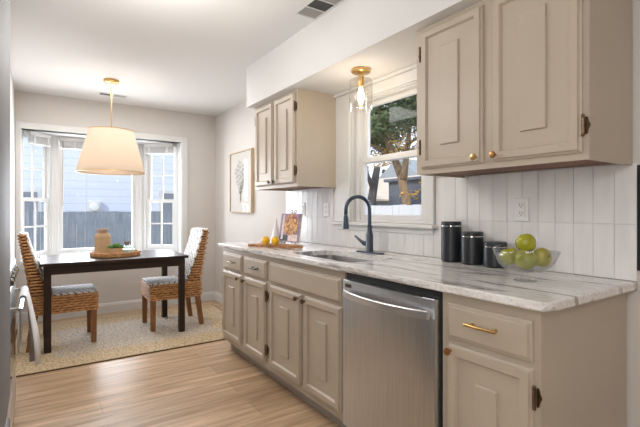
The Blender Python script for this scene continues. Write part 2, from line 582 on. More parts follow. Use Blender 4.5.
def struct(o, label=None, cat=None):
    o['kind'] = 'structure'
    if label:
        o['label'] = label
    if cat:
        o['category'] = cat
    return o

def copy_tree(o, parent=None):
    c = o.copy()
    C.objects.link(c)
    if parent is not None:
        c.parent = parent
    for ch in list(o.children):
        copy_tree(ch, c)
    return c

def rect_ring(x, y0, y1, z0, z1):
    return [(x, y0, z0), (x, y1, z0), (x, y1, z1), (x, y0, z1)]

# ------------------------------------------------------------------ room shell
XW = 1.946           # kitchen wall, painted face
XT = 1.936           # face of the tile
YB = 5.40            # dining wall
XL = -0.213           # dining nook's left wall
XK = -0.86           # kitchen's left wall
YF = -2.6
ZC = 2.44

struct(MB().box(XK - .1, XW + .15, YF - .1, YB + .13, -0.06, 0).build('floor', M['floor']), 'light oak plank floor running across the kitchen', 'floor')
struct(MB().box(XK - .1, XW + .15, YF - .1, YB + .13, ZC, ZC + .08).build('ceiling', M['ceiling']), 'smooth white painted ceiling', 'ceiling')
# kitchen wall with the window over the sink
WY0, WY1, WZ0, WZ1 = 1.737, 2.482, 1.103, 1.999
b = MB()
b.box(XW, XW + .13, YF - .1, WY0, 0, ZC)
b.box(XW, XW + .13, WY1, YB + .13, 0, ZC)
b.box(XW, XW + .13, WY0, WY1, 0, WZ0)
b.box(XW, XW + .13, WY0, WY1, WZ1, ZC)
struct(b.build('wall_right', M['wall']), 'pale greige painted wall behind the cabinets', 'wall')
# dining wall with the bay opening
BX0, BX1, BZ0, BZ1 = -0.168, 1.507, 0.651, 2.054
b = MB()
b.box(XL - .1, BX0, YB, YB + .12, 0, ZC)
b.box(BX1, XW, YB, YB + .12, 0, ZC)
b.box(BX0, BX1, YB, YB + .12, 0, BZ0 - .03)
b.box(BX0, BX1, YB, YB + .12, BZ1, ZC)
struct(b.build('wall_back', M['wall']), 'pale greige dining wall around the bay window', 'wall')
b = MB()
b.box(XL - .1, XL, 3.14, YB, 0, ZC)
b.box(XK, XL, 3.14, 3.24, 0, ZC)
b.box(XK - .1, XK, YF, 3.24, 0, ZC)
struct(b.build('wall_left', M['wall']), 'pale greige wall beside the dining nook', 'wall')
struct(MB().box(XK - .1, XW, YF - .1, YF, 0, ZC).build('wall_front', M['wall']), 'greige wall behind the viewpoint', 'wall')
# soffit over the upper cabinets
XS, ZS = 1.506, 2.090
struct(MB().box(XS, XW - .001, YF, 3.40, ZS, ZC - .001).build('ceiling_soffit', M['ceiling']), 'dropped soffit above the upper cabinets', 'soffit')

# baseboards
def baseboard(name, poly_axis, a0, a1, flip, at):
    prof = [(0, 0), (-.016, 0), (-.016, .085), (-.011, .100), (-.008, .112), (0, .115)]
    if poly_axis == 'X':
        return MB().prism([(at + p[0], p[1]) for p in prof], 'X', a0, a1).build(name, M['trim'])
    return MB().prism([(at + flip * p[0], p[1]) for p in prof], 'Y', a0, a1).build(name, M['trim'])
struct(baseboard('baseboard_back', 'X', XL, XW - .017, 1, YB - .0005), 'white baseboard under the bay window', 'baseboard')
struct(baseboard('baseboard_right', 'Y', 3.44, YB, 1, XW - .0005), 'white baseboard beyond the cabinets', 'baseboard')
struct(baseboard('baseboard_left', 'Y', 3.24, YB - .017, -1, XL + .0005), 'white baseboard in the dining nook', 'baseboard')

# tile backsplash with its black edge strip
b = MB()
b.box(XT + .004, XW - .0005, 0.6645, 1.665, 0.911, 1.375)
b.box(XT + .004, XW - .0005, 1.665, 2.655, 0.911, 1.070)
b.box(XT + .004, XW - .0005, 2.655, 3.462, 0.911, 1.375)
struct(b.build('wall_tile_grout', M['grout']), 'pale grout bed of the tile backsplash', 'grout')
b = MB()
rnd = random.Random(17)
pit, y = 0.078, 0.665
while y < 3.46:
    ya, yb = y, min(y + pit, 3.462)
    for za, zb in ((0.911, 1.134), (1.134, 1.375)):
        if za > 1 and 1.625 < (ya + yb) / 2 < 2.685:
            continue
        if za < 1 and ya > 1.60 and yb < 2.70:
            zb = 1.075
        ty_, tz_ = rnd.uniform(-.0006, .0006), rnd.uniform(-.0007, .0007)
        x0 = XT + rnd.uniform(-.0003, .0003)
        g = .0006
        rings = [[(XT + .0045, yy, zz) for yy, zz in ((ya + g, za + g), (yb - g, za + g), (yb - g, zb - g), (ya + g, zb - g))]]
        for i_, dx_ in ((g, .001), (g + .001, 0)):
            ring = []
            for yy, zz, sy, sz in ((ya + i_, za + i_, -1, -1), (yb - i_, za + i_, 1, -1), (yb - i_, zb - i_, 1, 1), (ya + i_, zb - i_, -1, 1)):
                ring.append((x0 + dx_ + sy * ty_ + sz * tz_, yy, zz))
            rings.append(ring)
        b.loft(rings)
    y += pit
struct(b.build('wall_tile_backsplash', M['tile']), 'white glazed vertical tile backsplash in two rows', 'backsplash')
struct(MB().box(XT - .003, XW - .0005, 0.635, 0.664, 0.955, 1.366, .001).build('trim_1', M['black']), 'black metal strip finishing the backsplash end', 'trim')

# ------------------------------------------------------------------ windows
def casing_box(b, pts):
    for p in pts:
        b.box(*p, bev=.004, seg=1)

def window_unit(name, loc, rotz, w, z0, z1, split, muntins, label, frame_t=.035, stile=.042, frame_z=None, top_rail=.045, low_rail=.055):
    """A unit in its own frame: x along the width, y outwards, z up (absolute heights)."""
    root = bpy.data.objects.new(name, None)
    C.objects.link(root)
    struct(root, label, 'window')
    d = .085
    fz = frame_z or frame_t
    f = MB()
    f.box(0, frame_t, 0, d, z0, z1, .003, 1)
    f.box(w - frame_t, w, 0, d, z0, z1, .003, 1)
    f.box(frame_t, w - frame_t, 0, d, z0, z0 + fz, .003, 1)
    f.box(frame_t, w - frame_t, 0, d, z1 - fz, z1, .003, 1)
    f.build('frame', M['trim'], root)
    def sash(nm, a0, a1, y, rail_lo, rail_hi):
        x0, x1 = frame_t, w - frame_t
        s = MB()
        s.box(x0, x0 + stile, y, y + .03, a0, a1, .003, 1)
        s.box(x1 - stile, x1, y, y + .03, a0, a1, .003, 1)
        s.box(x0 + stile, x1 - stile, y, y + .03, a0, a0 + rail_lo, .003, 1)
        s.box(x0 + stile, x1 - stile, y, y + .03, a1 - rail_hi, a1, .003, 1)
        so = s.build(nm, M['trim'], root)
        if muntins:
            g = MB()
            xm = (x0 + x1) / 2
            zm = (a0 + rail_lo + a1 - rail_hi) / 2
            g.box(xm - .009, xm + .009, y + .006, y + .024, a0 + rail_lo, a1 - rail_hi)
            g.box(x0 + stile, xm - .009, y + .006, y + .024, zm - .009, zm + .009)
            g.box(xm + .009, x1 - stile, y + .006, y + .024, zm - .009, zm + .009)
            g.build('muntin', M['trim'], so)
        MB().box(x0 + stile, x1 - stile, y + .013, y + .017, a0 + rail_lo, a1 - rail_hi).build('pane', M['glass'], so)
    if split is None:
        sash('sash', z0 + fz, z1 - fz, .03, stile, stile)
    else:
        sash('upper_sash', split - .02, z1 - fz, .048, .035, top_rail)
        sash('lower_sash', z0 + fz, split + .02, .014, low_rail, .042)
    root.location = loc
    root.rotation_euler = (0, 0, rotz)
    return root

# bay: side units angle out to the middle one
PA, PB_, PC, PD = Vector((BX0, 5.50)), Vector((0.127, 5.80)), Vector((1.108, 5.84)), Vector((BX1, 5.50))
def unit_between(name, p, q, split, mun, label, inset=.03, **kw):
    d = q - p
    L = d.length
    ang = math.atan2(d.y, d.x)
    u = d / L
    st = p + u * inset
    return window_unit(name, (st.x, st.y, 0), ang, L - 2 * inset, BZ0 + .001, BZ1 - .001, split, mun, label, **kw)
unit_between('window_1', PA, PB_, 1.31, True, 'narrow white sash window angled in the bay behind the chair nearest the range', .018, frame_t=.018, stile=.028)
unit_between('window_2', PB_, PC, None, False, 'wide single pane middle window of the bay')
unit_between('window_3', PC, PD, 1.31, True, 'narrow white sash window angled in the bay beside the plain wall')
# bay shell: seat board, head board, corner posts, outside
b = MB()
poly = [(BX0, YB + .0005), (BX0, 5.50), (0.05, 5.94), (1.16, 5.94), (BX1, 5.50), (BX1, YB + .0005)]
b.prism(poly, 'Z', BZ0 - .03, BZ0)
b.prism([(BX0 - .01, YB - .03), (BX1 + .01, YB - .03), (BX1 + .01, YB), (BX0 - .01, YB)], 'Z', BZ0 - .03, BZ0)
struct(b.build('window_stool_bay', M['trim']), 'white seat board inside the bay window', 'window sill')
struct(MB().prism([(BX0, YB + .0005), (BX0, 5.50), (0.02, 6.0), (1.19, 6.0), (BX1, 5.50), (BX1, YB + .0005)], 'Z', BZ1, BZ1 + .1).build('ceiling_bay', M['trim']), 'white head board inside the bay window', 'window head')
b = MB()
for p in (PB_, PC):
    b.lathe([(.045, BZ0 + .001), (.045, BZ1 - .001)], (p.x, p.y + .03, 0), 'Z', 8)
b.box(BX0, BX0 + .012, YB + .0005, 5.505, BZ0 + .001, BZ1 - .001)
b.box(BX1 - .012, BX1, YB + .0005, 5.505, BZ0 + .001, BZ1 - .001)
struct(b.build('window_post', M['trim']), 'white corner posts and jambs of the bay window', 'window post')
b = MB()
cw = .068
b.box(XL + .002, BX0 + .004, YB - .02, YB - .0005, BZ0 - .09, BZ1 + cw, .004, 1)
b.box(BX1 - .004, BX1 + cw, YB - .02, YB - .0005, BZ0 - .09, BZ1 + cw, .004, 1)
b.box(BX0 + .004, BX1 - .004, YB - .02, YB - .0005, BZ1 - .004, BZ1 + cw, .004, 1)
b.box(BX0 + .004, BX1 - .004, YB - .016, YB - .0005, BZ0 - .09, BZ0 - .031, .003, 1)
struct(b.build('trim_2', M['trim']), 'white casing around the bay opening', 'trim')

# raised blinds at the head of each bay window
def blind(p, q, inset, label, wand):
    d = q - p
    u = d / d.length
    nrm = Vector((u.y, -u.x))                       # towards the room
    w = d.length - 2 * inset
    st = p + u * inset + nrm * .034
    root = thing('window_blind', (0, 0, 0), label, 'blind', 'raised blinds in the bay')
    h = MB().box(0, w, -.022, .022, BZ1 - .05, BZ1 - .004, .003, 1).build('headrail', M['blind'], root)
    s = MB()
    for k in range(9):
        z = BZ1 - .056 - k * .0075
        s.box(.006, w - .006, -.024, .024, z - .0045, z)
    s.build('slat', M['blind'], root)
    MB().box(.004, w - .004, -.022, .022, BZ1 - .137, BZ1 - .122, .004).build('bottom_rail', M['blind'], root)
    for fx in (.18, .82):
        MB().box(w * fx - .012, w * fx + .012, -.027, -.0245, BZ1 - .125, BZ1 - .052).build('cord_tape', M['plastic'], root)
    if wand:
        MB().tube([(.03, -.03, BZ1 - .05), (.03, -.034, BZ1 - .3), (.03, -.034, 1.24)], .005).build('wand', M['wand'], root)
    root.location = (st.x, st.y, 0)
    root.rotation_euler = (0, 0, math.atan2(d.y, d.x))
blind(PA, PB_, .07, 'raised white blind above the narrow bay window nearest the range', False)
blind(PB_, PC, .07, 'wide raised white blind with a wand in the middle bay window', True)
blind(PC, PD, .07, 'raised white blind above the narrow bay window beside the plain wall', False)

# window over the sink: its x axis runs towards -Y so that y points outwards
window_unit('window_4', (XW + .025, WY1 - .03, 0), -PI / 2, WY1 - WY0 - .04, WZ0 + .001, WZ1 - .001, 1.556, False, 'white double sash window over the sink', stile=.04, frame_z=.018, top_rail=.032, low_rail=.036)
b = MB()
b.box(XT - .012, XW - .0005, WY1 - .004, 2.65, WZ0, 2.0655, .004, 1)
b.box(XT - .012, XW - .0005, 1.67, WY0 + .004, WZ0, 2.0655, .004, 1)
b.box(XT - .012, XW - .0005, WY0 + .004, WY1 - .004, WZ1 - .004, 2.0655, .004, 1)
b.box(XT - .03, XW - .0005, 1.665, 2.66, 2.066, 2.0895, .006, 2)
struct(b.build('trim_3', M['trim']), 'white casing around the window over the sink', 'trim')
b = MB()
b.box(XT - .045, XW + .024, 1.65, 2.675, WZ0 - .022, WZ0 - .0005, .005, 2)
b.box(XT - .010, XT - .0005, 1.675, 2.645, WZ0 - .06, WZ0 - .0225, .003, 1)
struct(b.build('window_stool_sink', M['trim']), 'white sill board under the window over the sink', 'window sill')
b = MB()
b.box(XW - .0004, XW + .129, WY1 - .012, WY1 - .0005, WZ0, WZ1)
b.box(XW - .0004, XW + .129, WY0 + .0005, WY0 + .010, WZ0, WZ1)
b.box(XW - .0004, XW + .129, WY0 + .010, WY1 - .012, WZ1 - .012, WZ1 - .0005)
struct(b.build('window_jamb', M['trim']), 'white jamb lining of the window over the sink', 'window jamb')

# ------------------------------------------------------------------ cabinets
XF = 1.302           # face frame of the base run
def door(parent, xf, y0, y1, z0, z1, knob=None, knob_mat='bronze', hinges=(), strip=.27, margin=.115, hinge_label=None, stile=.038):
    t = .022
    w = y1 - y0
    sw = w * strip / 2
    ym = (y0 + y1) / 2
    R = rect_ring
    rings = [R(xf - .0005, y0, y1, z0, z1), R(xf - .009, y0, y1, z0, z1), R(xf - .012, y0 + .005, y1 - .005, z0 + .005, z1 - .005)]
    def ins(x, i):
        return R(x, y0 + i, y1 - i, z0 + i, z1 - i)
    rings += [ins(xf - .014, .007), ins(xf - t, .010), ins(xf - t, stile), ins(xf - t + .008, stile + .005), ins(xf - .010, stile + .007)]
    def st(x, i):
        return R(x, ym - sw + i, ym + sw - i, z0 + margin + i, z1 - margin - i)
    rings += [st(xf - .010, 0), st(xf - .018, .0015), st(xf - .0195, .004)]
    d = MB().loft(rings).build('door', M['cab'], parent)
    if knob:
        ky, kz = knob
        MB().lathe([(.0045, xf - t - .0002), (.0045, xf - t - .012), (.012, xf - t - .016), (.0145, xf - t - .022), (.012, xf - t - .028), (.004, xf - t - .030)], (0, ky, kz), 'X', 16).build('knob', M[knob_mat], d, smooth=50)
    for hy, hz in hinges:
        h = MB()
        s = 1 if hy > ym else -1
        h.tube([(xf - .013, hy + s * .005, hz - .028), (xf - .013, hy + s * .005, hz + .028)], .0055, 8)
        for k in (-1, 1):
            h.ball((xf - .013, hy + s * .005, hz + k * .033), .0062, 8)
        prof = []
        for k in range(13):
            a = k / 12
            prof.append((.006 + .009 * math.sin(PI * a) * (1 + .25 * math.cos(4 * PI * a)), -.030 + .06 * a))
        poly = [(hy + s * .008, hz + p[1]) for p in prof] + [(hy + s * (.008 + p[0]), hz + p[1]) for p in reversed(prof)]
        h.prism(poly, 'X', xf - .004, xf - .0004)
        h.build('hinge', M['bronze'], d, smooth=40)
    return d

def drawer(parent, xf, y0, y1, z0, z1, pull=None, pmat='brass', name='drawer', half=.055):
    def ins(x, i):
        return rect_ring(x, y0 + i, y1 - i, z0 + i, z1 - i)
    d = MB().loft([ins(xf - .0005, 0), ins(xf - .010, 0), ins(xf - .012, .003), ins(xf - .0125, .010), ins(xf - .018, .012), ins(xf - .0195, .014)]).build(name, M['cab'], parent)
    if pull:
        py, pz = pull
        p = MB()
        xb = xf - .02
        for s in (-1, 1):
            p.lathe([(.007, xb - .0002), (.0065, xb - .004), (.0045, xb - .007), (.0045, xb - .027)], (0, py + s * half * .72, pz), 'X', 10)
        p.tube([(xb - .027, py - half, pz), (xb - .029, py - half * .5, pz), (xb - .030, py, pz), (xb - .029, py + half * .5, pz), (xb - .027, py + half, pz)], .0055, 10)
        p.build('handle', M[pmat], d, smooth=50)
    return d

def base_carcass(root, y0, y1, end_near=False):
    b = MB()
    b.box(XF, XF + .02, y0, y1, .10, .8795)
    b.box(XF + .02, XT - .005, y0, y0 + .016, .0 if end_near else .10, .8795)
    b.box(XF + .02, XT - .005, y1 - .016, y1, .10, .8795)
    b.box(XF + .02, XT - .005, y0 + .016, y1 - .016, .10, .118)
    b.box(XT - .017, XT - .005, y0 + .016, y1 - .016, .118, .8795)
    b.build('carcass', M['cab'], root)
    MB().box(1.372, 1.386, y0 + (.017 if end_near else 0), y1, 0.0005, .0995).build('toe_kick', M['toekick'], root)

Z_DT, Z_DB = .687, .145
Z_RT, Z_RB = .838, .708
cA = thing('base_cabinet', (1.6, 2.99, 0), 'greige base cabinet with two drawers over two doors at the dining end', 'cabinet', 'base cabinets')
base_carcass(cA, 2.561, 3.42)
drawer(cA, XF, 3.004, 3.392, Z_RB, Z_RT, (3.15, .776), 'pewter')
drawer(cA, XF, 2.584, 2.955, Z_RB, Z_RT, (2.735, .776), 'pewter')
door(cA, XF, 3.012, 3.392, Z_DB, Z_DT, (3.035, .662), 'bronze', [(3.392, .60), (3.392, .23)])
door(cA, XF, 2.594, 2.945, Z_DB, Z_DT, (2.925, .660), 'bronze', [(2.594, .60), (2.594, .23)])
cB = thing('base_cabinet', (1.6, 2.13, 0), 'greige sink base cabinet with a plain false front over two doors', 'cabinet', 'base cabinets')
base_carcass(cB, 1.706, 2.5605)
drawer(cB, XF, 1.728, 2.528, Z_RB, Z_RT, name='false_front')
door(cB, XF, 2.126, 2.528, Z_DB, Z_DT, (2.146, .664), 'bronze', [(2.528, .60), (2.528, .23)])
door(cB, XF, 1.728, 2.084, Z_DB, Z_DT, (2.064, .662), 'bronze')
cC = thing('base_cabinet', (1.6, 0.89, 0), 'greige base cabinet with one drawer and brass pull at the counter end', 'cabinet', 'base cabinets')
base_carcass(cC, 0.70, 1.083, True)
drawer(cC, XF, 0.722, 1.050, Z_RB, Z_RT, (.888, .783), 'brass', half=.062)
door(cC, XF, 0.720, 1.050, Z_DB, Z_DT, (1.028, .664), 'copper', [(0.720, .60), (0.720, .23)])

# upper cabinets
XU = 1.577
def upper(y0, y1, doors, label, zb=1.367, zt=2.0895):
    root = thing('wall_cabinet', (1.74, (y0 + y1) / 2, zb), label, 'cabinet', 'wall cabinets')
    b = MB()
    b.box(XU, XU + .02, y0, y1, zb, zt)
    for a, c in ((y0, y0 + .016), (y1 - .016, y1)):
        b.box(XU + .02, XT - .0005 if a > 3 or True else XW, a, c, zb, zt)
    b.box(XU + .02, XT - .001, y0 + .016, y1 - .016, zt - .016, zt)
    b.build('carcass', M['cab'], root)
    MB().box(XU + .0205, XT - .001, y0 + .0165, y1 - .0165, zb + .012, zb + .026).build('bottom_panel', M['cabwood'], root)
    for d in doors:
        door(root, XU, **d)
    return root
upper(0.680, 1.475, [
    dict(y0=1.092, y1=1.437, z0=1.392, z1=2.066, knob=(1.116, 1.417), knob_mat='brass', hinges=[(1.437, 1.96), (1.437, 1.50)], strip=.30, margin=.105, stile=.036),
    dict(y0=0.700, y1=1.046, z0=1.392, z1=2.066, knob=(1.024, 1.417), knob_mat='copper', hinges=[(0.700, 1.96), (0.700, 1.485)], strip=.30, margin=.105, stile=.036)],
    'greige double wall cabinet over the canisters and fruit bowl')
upper(2.648, 3.368, [
    dict(y0=3.020, y1=3.335, z0=1.392, z1=2.066, knob=(3.040, 1.417), knob_mat='pewter', hinges=[(3.335, 1.96), (3.335, 1.485)], strip=.30, margin=.105),
    dict(y0=2.672, y1=2.985, z0=1.392, z1=2.066, knob=(2.966, 1.417), knob_mat='pewter', hinges=[(2.672, 1.96), (2.672, 1.485)], strip=.30, margin=.105)],
    'greige double wall cabinet over the cookbook')

# ------------------------------------------------------------------ worktop, sink, tap
ZT = .910
def rrect(x0, x1, y0, y1, r, i=0.0, n=6):
    pts = []
    x0, x1, y0, y1 = x0 + i, x1 - i, y0 + i, y1 - i
    rs = r if isinstance(r, (list, tuple)) else [r] * 4
    for (cx, cy, a0, rr) in ((x1 - max(rs[0] - i, .001), y1 - max(rs[0] - i, .001), 0, rs[0]), (x0 + max(rs[1] - i, .001), y1 - max(rs[1] - i, .001), 90, rs[1]),
                             (x0 + max(rs[2] - i, .001), y0 + max(rs[2] - i, .001), 180, rs[2]), (x1 - max(rs[3] - i, .001), y0 + max(rs[3] - i, .001), 270, rs[3])):
        q = max(rr - i, .001)
        for k in range(n + 1):
            a = math.radians(a0 + 90 * k / n)
            pts.append((cx + q * math.cos(a), cy + q * math.sin(a)))
    return pts
SX0, SX1, SY0, SY1 = 1.368, 1.70, 1.75, 2.40
b = MB()
bm = b.bm
outer = [(.005, ZT), (.0015, ZT - .0015), (0, ZT - .005), (0, ZT - .025), (.003, ZT - .03)]
o_r = [.012, .012, .03, .012]
vr = [[bm.verts.new((p[0], p[1], z)) for p in rrect(1.267, XT - .0005, 0.660, 3.462, o_r, i)] for i, z in outer]
hole = [[bm.verts.new((p[0], p[1], z)) for p in rrect(SX0, SX1, SY0, SY1, .05)] for z in (ZT, ZT - .03)]
n = len(vr[0])
for a_, c_ in zip(vr, vr[1:]):
    for i in range(n):
        bm.faces.new((a_[i], a_[(i + 1) % n], c_[(i + 1) % n], c_[i]))
nh = len(hole[0])
for i in range(nh):
    bm.faces.new((hole[0][i], hole[0][(i + 1) % nh], hole[1][(i + 1) % nh], hole[1][i]))
for ring, hr in ((vr[0], hole[0]), (vr[-1], hole[1])):
    es = [bm.edges.get((ring[i], ring[(i + 1) % n])) for i in range(n)] + [bm.edges.get((hr[i], hr[(i + 1) % nh])) for i in range(nh)]
    bmesh.ops.triangle_fill(bm, edges=es, use_beauty=True)
wt = b.build('countertop', M['granite'])
tag(wt, 'grey veined granite countertop running along the base cabinets', 'countertop')

sk = thing('kitchen_sink', (1.535, 2.11, ZT - .2), 'stainless undermount sink set in the granite below the window', 'sink')
rings = []
for i, z in ((-.012, ZT - .0305), (.0, ZT - .0305), (.004, ZT - .04), (.012, ZT - .17), (.045, ZT - .195), (.10, ZT - .2)):
    rings.append([(p[0], p[1], z) for p in rrect(SX0, SX1, SY0, SY1, .05, i)])
back = [[(p[0], p[1], z) for p in rrect(SX0, SX1, SY0, SY1, .05, i)] for i, z in ((.10, ZT - .204), (.043, ZT - .199), (.009, ZT - .172), (.001, ZT - .05), (-.012, ZT - .034))]
MB().loft(rings + back + [rings[0]], False, False).build('basin', M['sinksteel'], sk, smooth=50)
bb = MB()
bb.loft([[(p[0], p[1], z) for p in rrect(SX0, SX1, SY0, SY1, .05, .10)] for z in (ZT - .204, ZT - .2)])
bb.build('basin_floor', M['sinksteel'], sk)
MB().lathe([(.0, ZT - .198), (.035, ZT - .198), (.044, ZT - .1955), (.045, ZT - .1995)], (1.55, 2.11, 0), 'Z', 20).build('drain', M['chrome'], sk, smooth=50)

fx, fy = 1.802, 2.10
fa = thing('kitchen_faucet', (fx, fy, ZT), 'dark gooseneck kitchen faucet standing behind the sink', 'faucet')
MB().loft([[(p[0], p[1], z) for p in rrect(fx - .03, fx + .03, fy - .125, fy + .125, .028, i)] for i, z in ((0, ZT + .0004), (0, ZT + .005), (.003, ZT + .008))]).build('deck_plate', M['faucet'], fa)
MB().lathe([(.029, ZT + .0082), (.029, ZT + .014), (.024, ZT + .02), (.024, ZT + .12), (.021, ZT + .125), (.0165, ZT + .15), (.0165, ZT + .18)], (fx, fy, 0), 'Z', 20).build('body', M['faucet'], fa, smooth=40)
pts = [(fx, fy, ZT + .178), (fx, fy, ZT + .20)]
R_ = .083
dx, dy = -math.cos(.30), -math.sin(.30) * -1
for k in range(13):
    a = PI * k / 12
    pts.append((fx + dx * R_ * (1 - math.cos(a)), fy + dy * R_ * (1 - math.cos(a)), ZT + .285 + R_ * math.sin(a)))
hx, hy = pts[-1][0], pts[-1][1]
pts.append((hx, hy, ZT + .25))
MB().tube(pts, .0125, 14).build('spout', M['faucet'], fa, smooth=True)
MB().lathe([(.0135, ZT + .249), (.0155, ZT + .235), (.0175, ZT + .225), (.0175, ZT + .207), (.0215, ZT + .167), (.022, ZT + .160), (.015, ZT + .159)], (hx, hy, 0), 'Z', 18).build('spray_head', M['faucet'], fa, smooth=40)
b = MB()
b.tube([(fx - .004, fy + .022, ZT + .06), (fx - .008, fy + .05, ZT + .06)], .016, 14)
b.tube([(fx - .008, fy + .047, ZT + .06), (fx - .016, fy + .072, ZT + .075), (fx - .03, fy + .115, ZT + .108)], [.013, .010, .0075], 12)
b.build('lever', M['faucet'], fa, smooth=40)

# ------------------------------------------------------------------ dishwasher
dw = thing('dishwasher', (1.58, 1.39, 0), 'stainless steel dishwasher between the sink cabinet and the end cabinet', 'dishwasher')
MB().box(1.302, 1.87, 1.092, 1.698, .09, .872, .004, 1).build('tub', M['black'], dw)
MB().box(1.330, 1.345, 1.095, 1.695, .001, .0895).build('kick_plate', M['black'], dw)
b = MB()
prof = []
for k in range(11):
    t_ = k / 10
    prof.append((1.2705 - .009 * math.sin(PI * t_) ** .6, 1.096 + (1.684 - 1.096) * t_))
poly = [(1.3015, 1.096)] + prof + [(1.3015, 1.684)]
b.loft([[(p[0], p[1], z) for p in poly] for z in (.115, .843)])
es = [e for e in b.bm.edges if abs(e.verts[0].co.z - e.verts[1].co.z) < 1e-6 and e.verts[0].co.z > .8]
bmesh.ops.bevel(b.bm, geom=es, offset=.004, segments=2, profile=.5, affect='EDGES')
dd_ = b.build('door', M['steel'], dw, smooth=35)
b = MB()
rings = []
N = 20
for k in range(N + 1):
    t_ = k / N
    y = 1.112 + (1.650 - 1.112) * t_
    x = 1.243 - .046 * math.sin(PI * t_) ** .8
    hw = .0165
    rings.append([(x, y, .782 + hw - .003), (x, y, .782 - hw + .003), (x + .003, y, .782 - hw), (x + .011, y, .782 - hw), (x + .014, y, .782 - hw + .003), (x + .014, y, .782 + hw - .003), (x + .011, y, .782 + hw), (x + .003, y, .782 + hw)])
b.loft(rings)
for y in (1.122, 1.640):
    b.box(1.250, 1.2665, y - .008, y + .008, .772, .792, .002, 1)
b.build('handle', M['handle'], dd_, smooth=40)
MB().box(1.2655, 1.2688, 1.552, 1.662, .808, .826, .0008, 1).build('badge', M['pewter'], dd_)

# ------------------------------------------------------------------ things on the worktop
def canister(y, h, r, label):
    root = thing('canister', (1.868, y, ZT), label, 'canister', 'black canisters')
    z = ZT + .0004
    MB().lathe([(r * .9, z), (r, z + .006), (r, z + h - .032), (r * .97, z + h - .026)], (1.868, y, 0), 'Z', 32).build('body', M['canister'], root, smooth=40)
    MB().lathe([(r * .96, z + h - .0258), (r * .985, z + h - .0255), (r * .985, z + h - .0215), (r * .96, z + h - .0212)], (1.868, y, 0), 'Z', 32).build('metal_band', M['chrome'], root, smooth=40)
    MB().lathe([(r * .95, z + h - .021), (r * 1.0, z + h - .02), (r * 1.0, z + h - .004), (r * .97, z + h), (.001, z + h)], (1.868, y, 0), 'Z', 32).build('lid', M['canister'], root, smooth=40)
canister(1.497, .218, .053, 'tallest black canister, beside the window sill')
canister(1.364, .168, .055, 'middle sized black canister between the other two')
canister(1.232, .124, .055, 'shortest black canister, behind the fruit bowl')

bx, by = 1.604, .925
fb = thing('fruit_bowl', (bx, by, ZT), 'clear glass footed bowl holding green fruit on the granite', 'bowl')
def rimwarp(r, h, a):
    k = max(0.0, (r - .06) / .06)
    wv_ = math.cos(2 * (a - .9))
    return (r * (1 + .09 * k * wv_), h + .010 * k * wv_)
MB().lathe([(.002, .9505), (.03, .9508), (.06, .9555), (.085, .969), (.105, .990), (.118, 1.016), (.128, 1.034), (.1305, 1.034),
            (.121, 1.014), (.108, .987), (.087, .965), (.061, .951), (.03, .9462), (.014, .944), (.002, .944)], (bx, by, 0), 'Z', 44, warp=rimwarp).build('bowl', M['bowlglass'], fb, smooth=True)
MB().lathe([(.012, .9438), (.008, .938), (.012, .932), (.014, .929), (.009, .924), (.012, .919), (.030, .914), (.042, .912), (.043, ZT + .0004), (.001, ZT + .0004)], (bx, by, 0), 'Z', 28).build('foot', M['bowlglass'], fb, smooth=True)

def apple(c, r, m_, rot, label):
    root = thing('apple', c, label, 'fruit', 'green fruit in the glass bowl')
    prof = [(.0008, -.80), (.12, -.86), (.30, -.90), (.55, -.80), (.78, -.55), (.93, -.2), (1.0, .12), (.97, .42), (.84, .70), (.62, .88), (.38, .94), (.20, .88), (.08, .74), (.0008, .68)]
    MB().lathe([(p[0] * r, p[1] * r * .95) for p in prof], c, 'Z', 24, warp=lambda q, h, a: (q * (1 + .03 * math.cos(5 * a)), h)).build('flesh', M[m_], root, smooth=True)
    MB().tube([Vector(c) + Vector((0, 0, r * .66)), Vector(c) + Vector((.002, 0, r * .9)), Vector(c) + Vector((.006, .002, r * 1.12))], [.0016, .0014, .002], 6).build('stem', M['stem'], root, smooth=True)
    root.rotation_euler = rot
apple((1.556, .897, .998), .0395, 'apple', (.5, -.25, .2), 'green apple at the front of the glass bowl')
apple((1.592, .984, 1.0), .0375, 'apple', (-.3, .1, 1.0), 'green apple in the bowl beside the black canister')
apple((1.652, .890, 1.0015), .0385, 'pear', (1.1, -1.1, .4), 'yellow green apple lying stem forward in the bowl')
apple((1.612, .926, 1.0565), .0385, 'apple', (.35, .45, 2.0), 'green apple on top of the fruit in the bowl')

# board with lemons, cone, cookbook on its easel
bc = Vector((1.500, 2.86))
bd = Vector((.46, -.89)).normalized()
bn_ = Vector((bd.y, -bd.x))
L2, W2 = .19, .080
def bpt(s, t_):
    p = bc + bd * s + bn_ * t_
    return (p.x, p.y)
outline = []
for k in range(14):
    s = -L2 + 2 * L2 * k / 13
    outline.append(bpt(s, -W2 + .006 * math.sin(k * 1.7)))
outline += [bpt(L2 + .012, -W2 * .5), bpt(L2 + .02, -.02), bpt(L2 + .055, -.016), bpt(L2 + .062, 0), bpt(L2 + .055, .016), bpt(L2 + .02, .02), bpt(L2 + .012, W2 * .5)]
for k in range(14):
    s = L2 - 2 * L2 * k / 13
    outline.append(bpt(s, W2 + .006 * math.sin(k * 2.1)))
b = MB().prism(outline, 'Z', ZT + .0004, ZT + .018)
bo = b.build('cutting_board', M['boardwood'], None, (bc.x, bc.y, ZT))
tag(bo, 'rustic brown wooden serving board under two lemons', 'board')
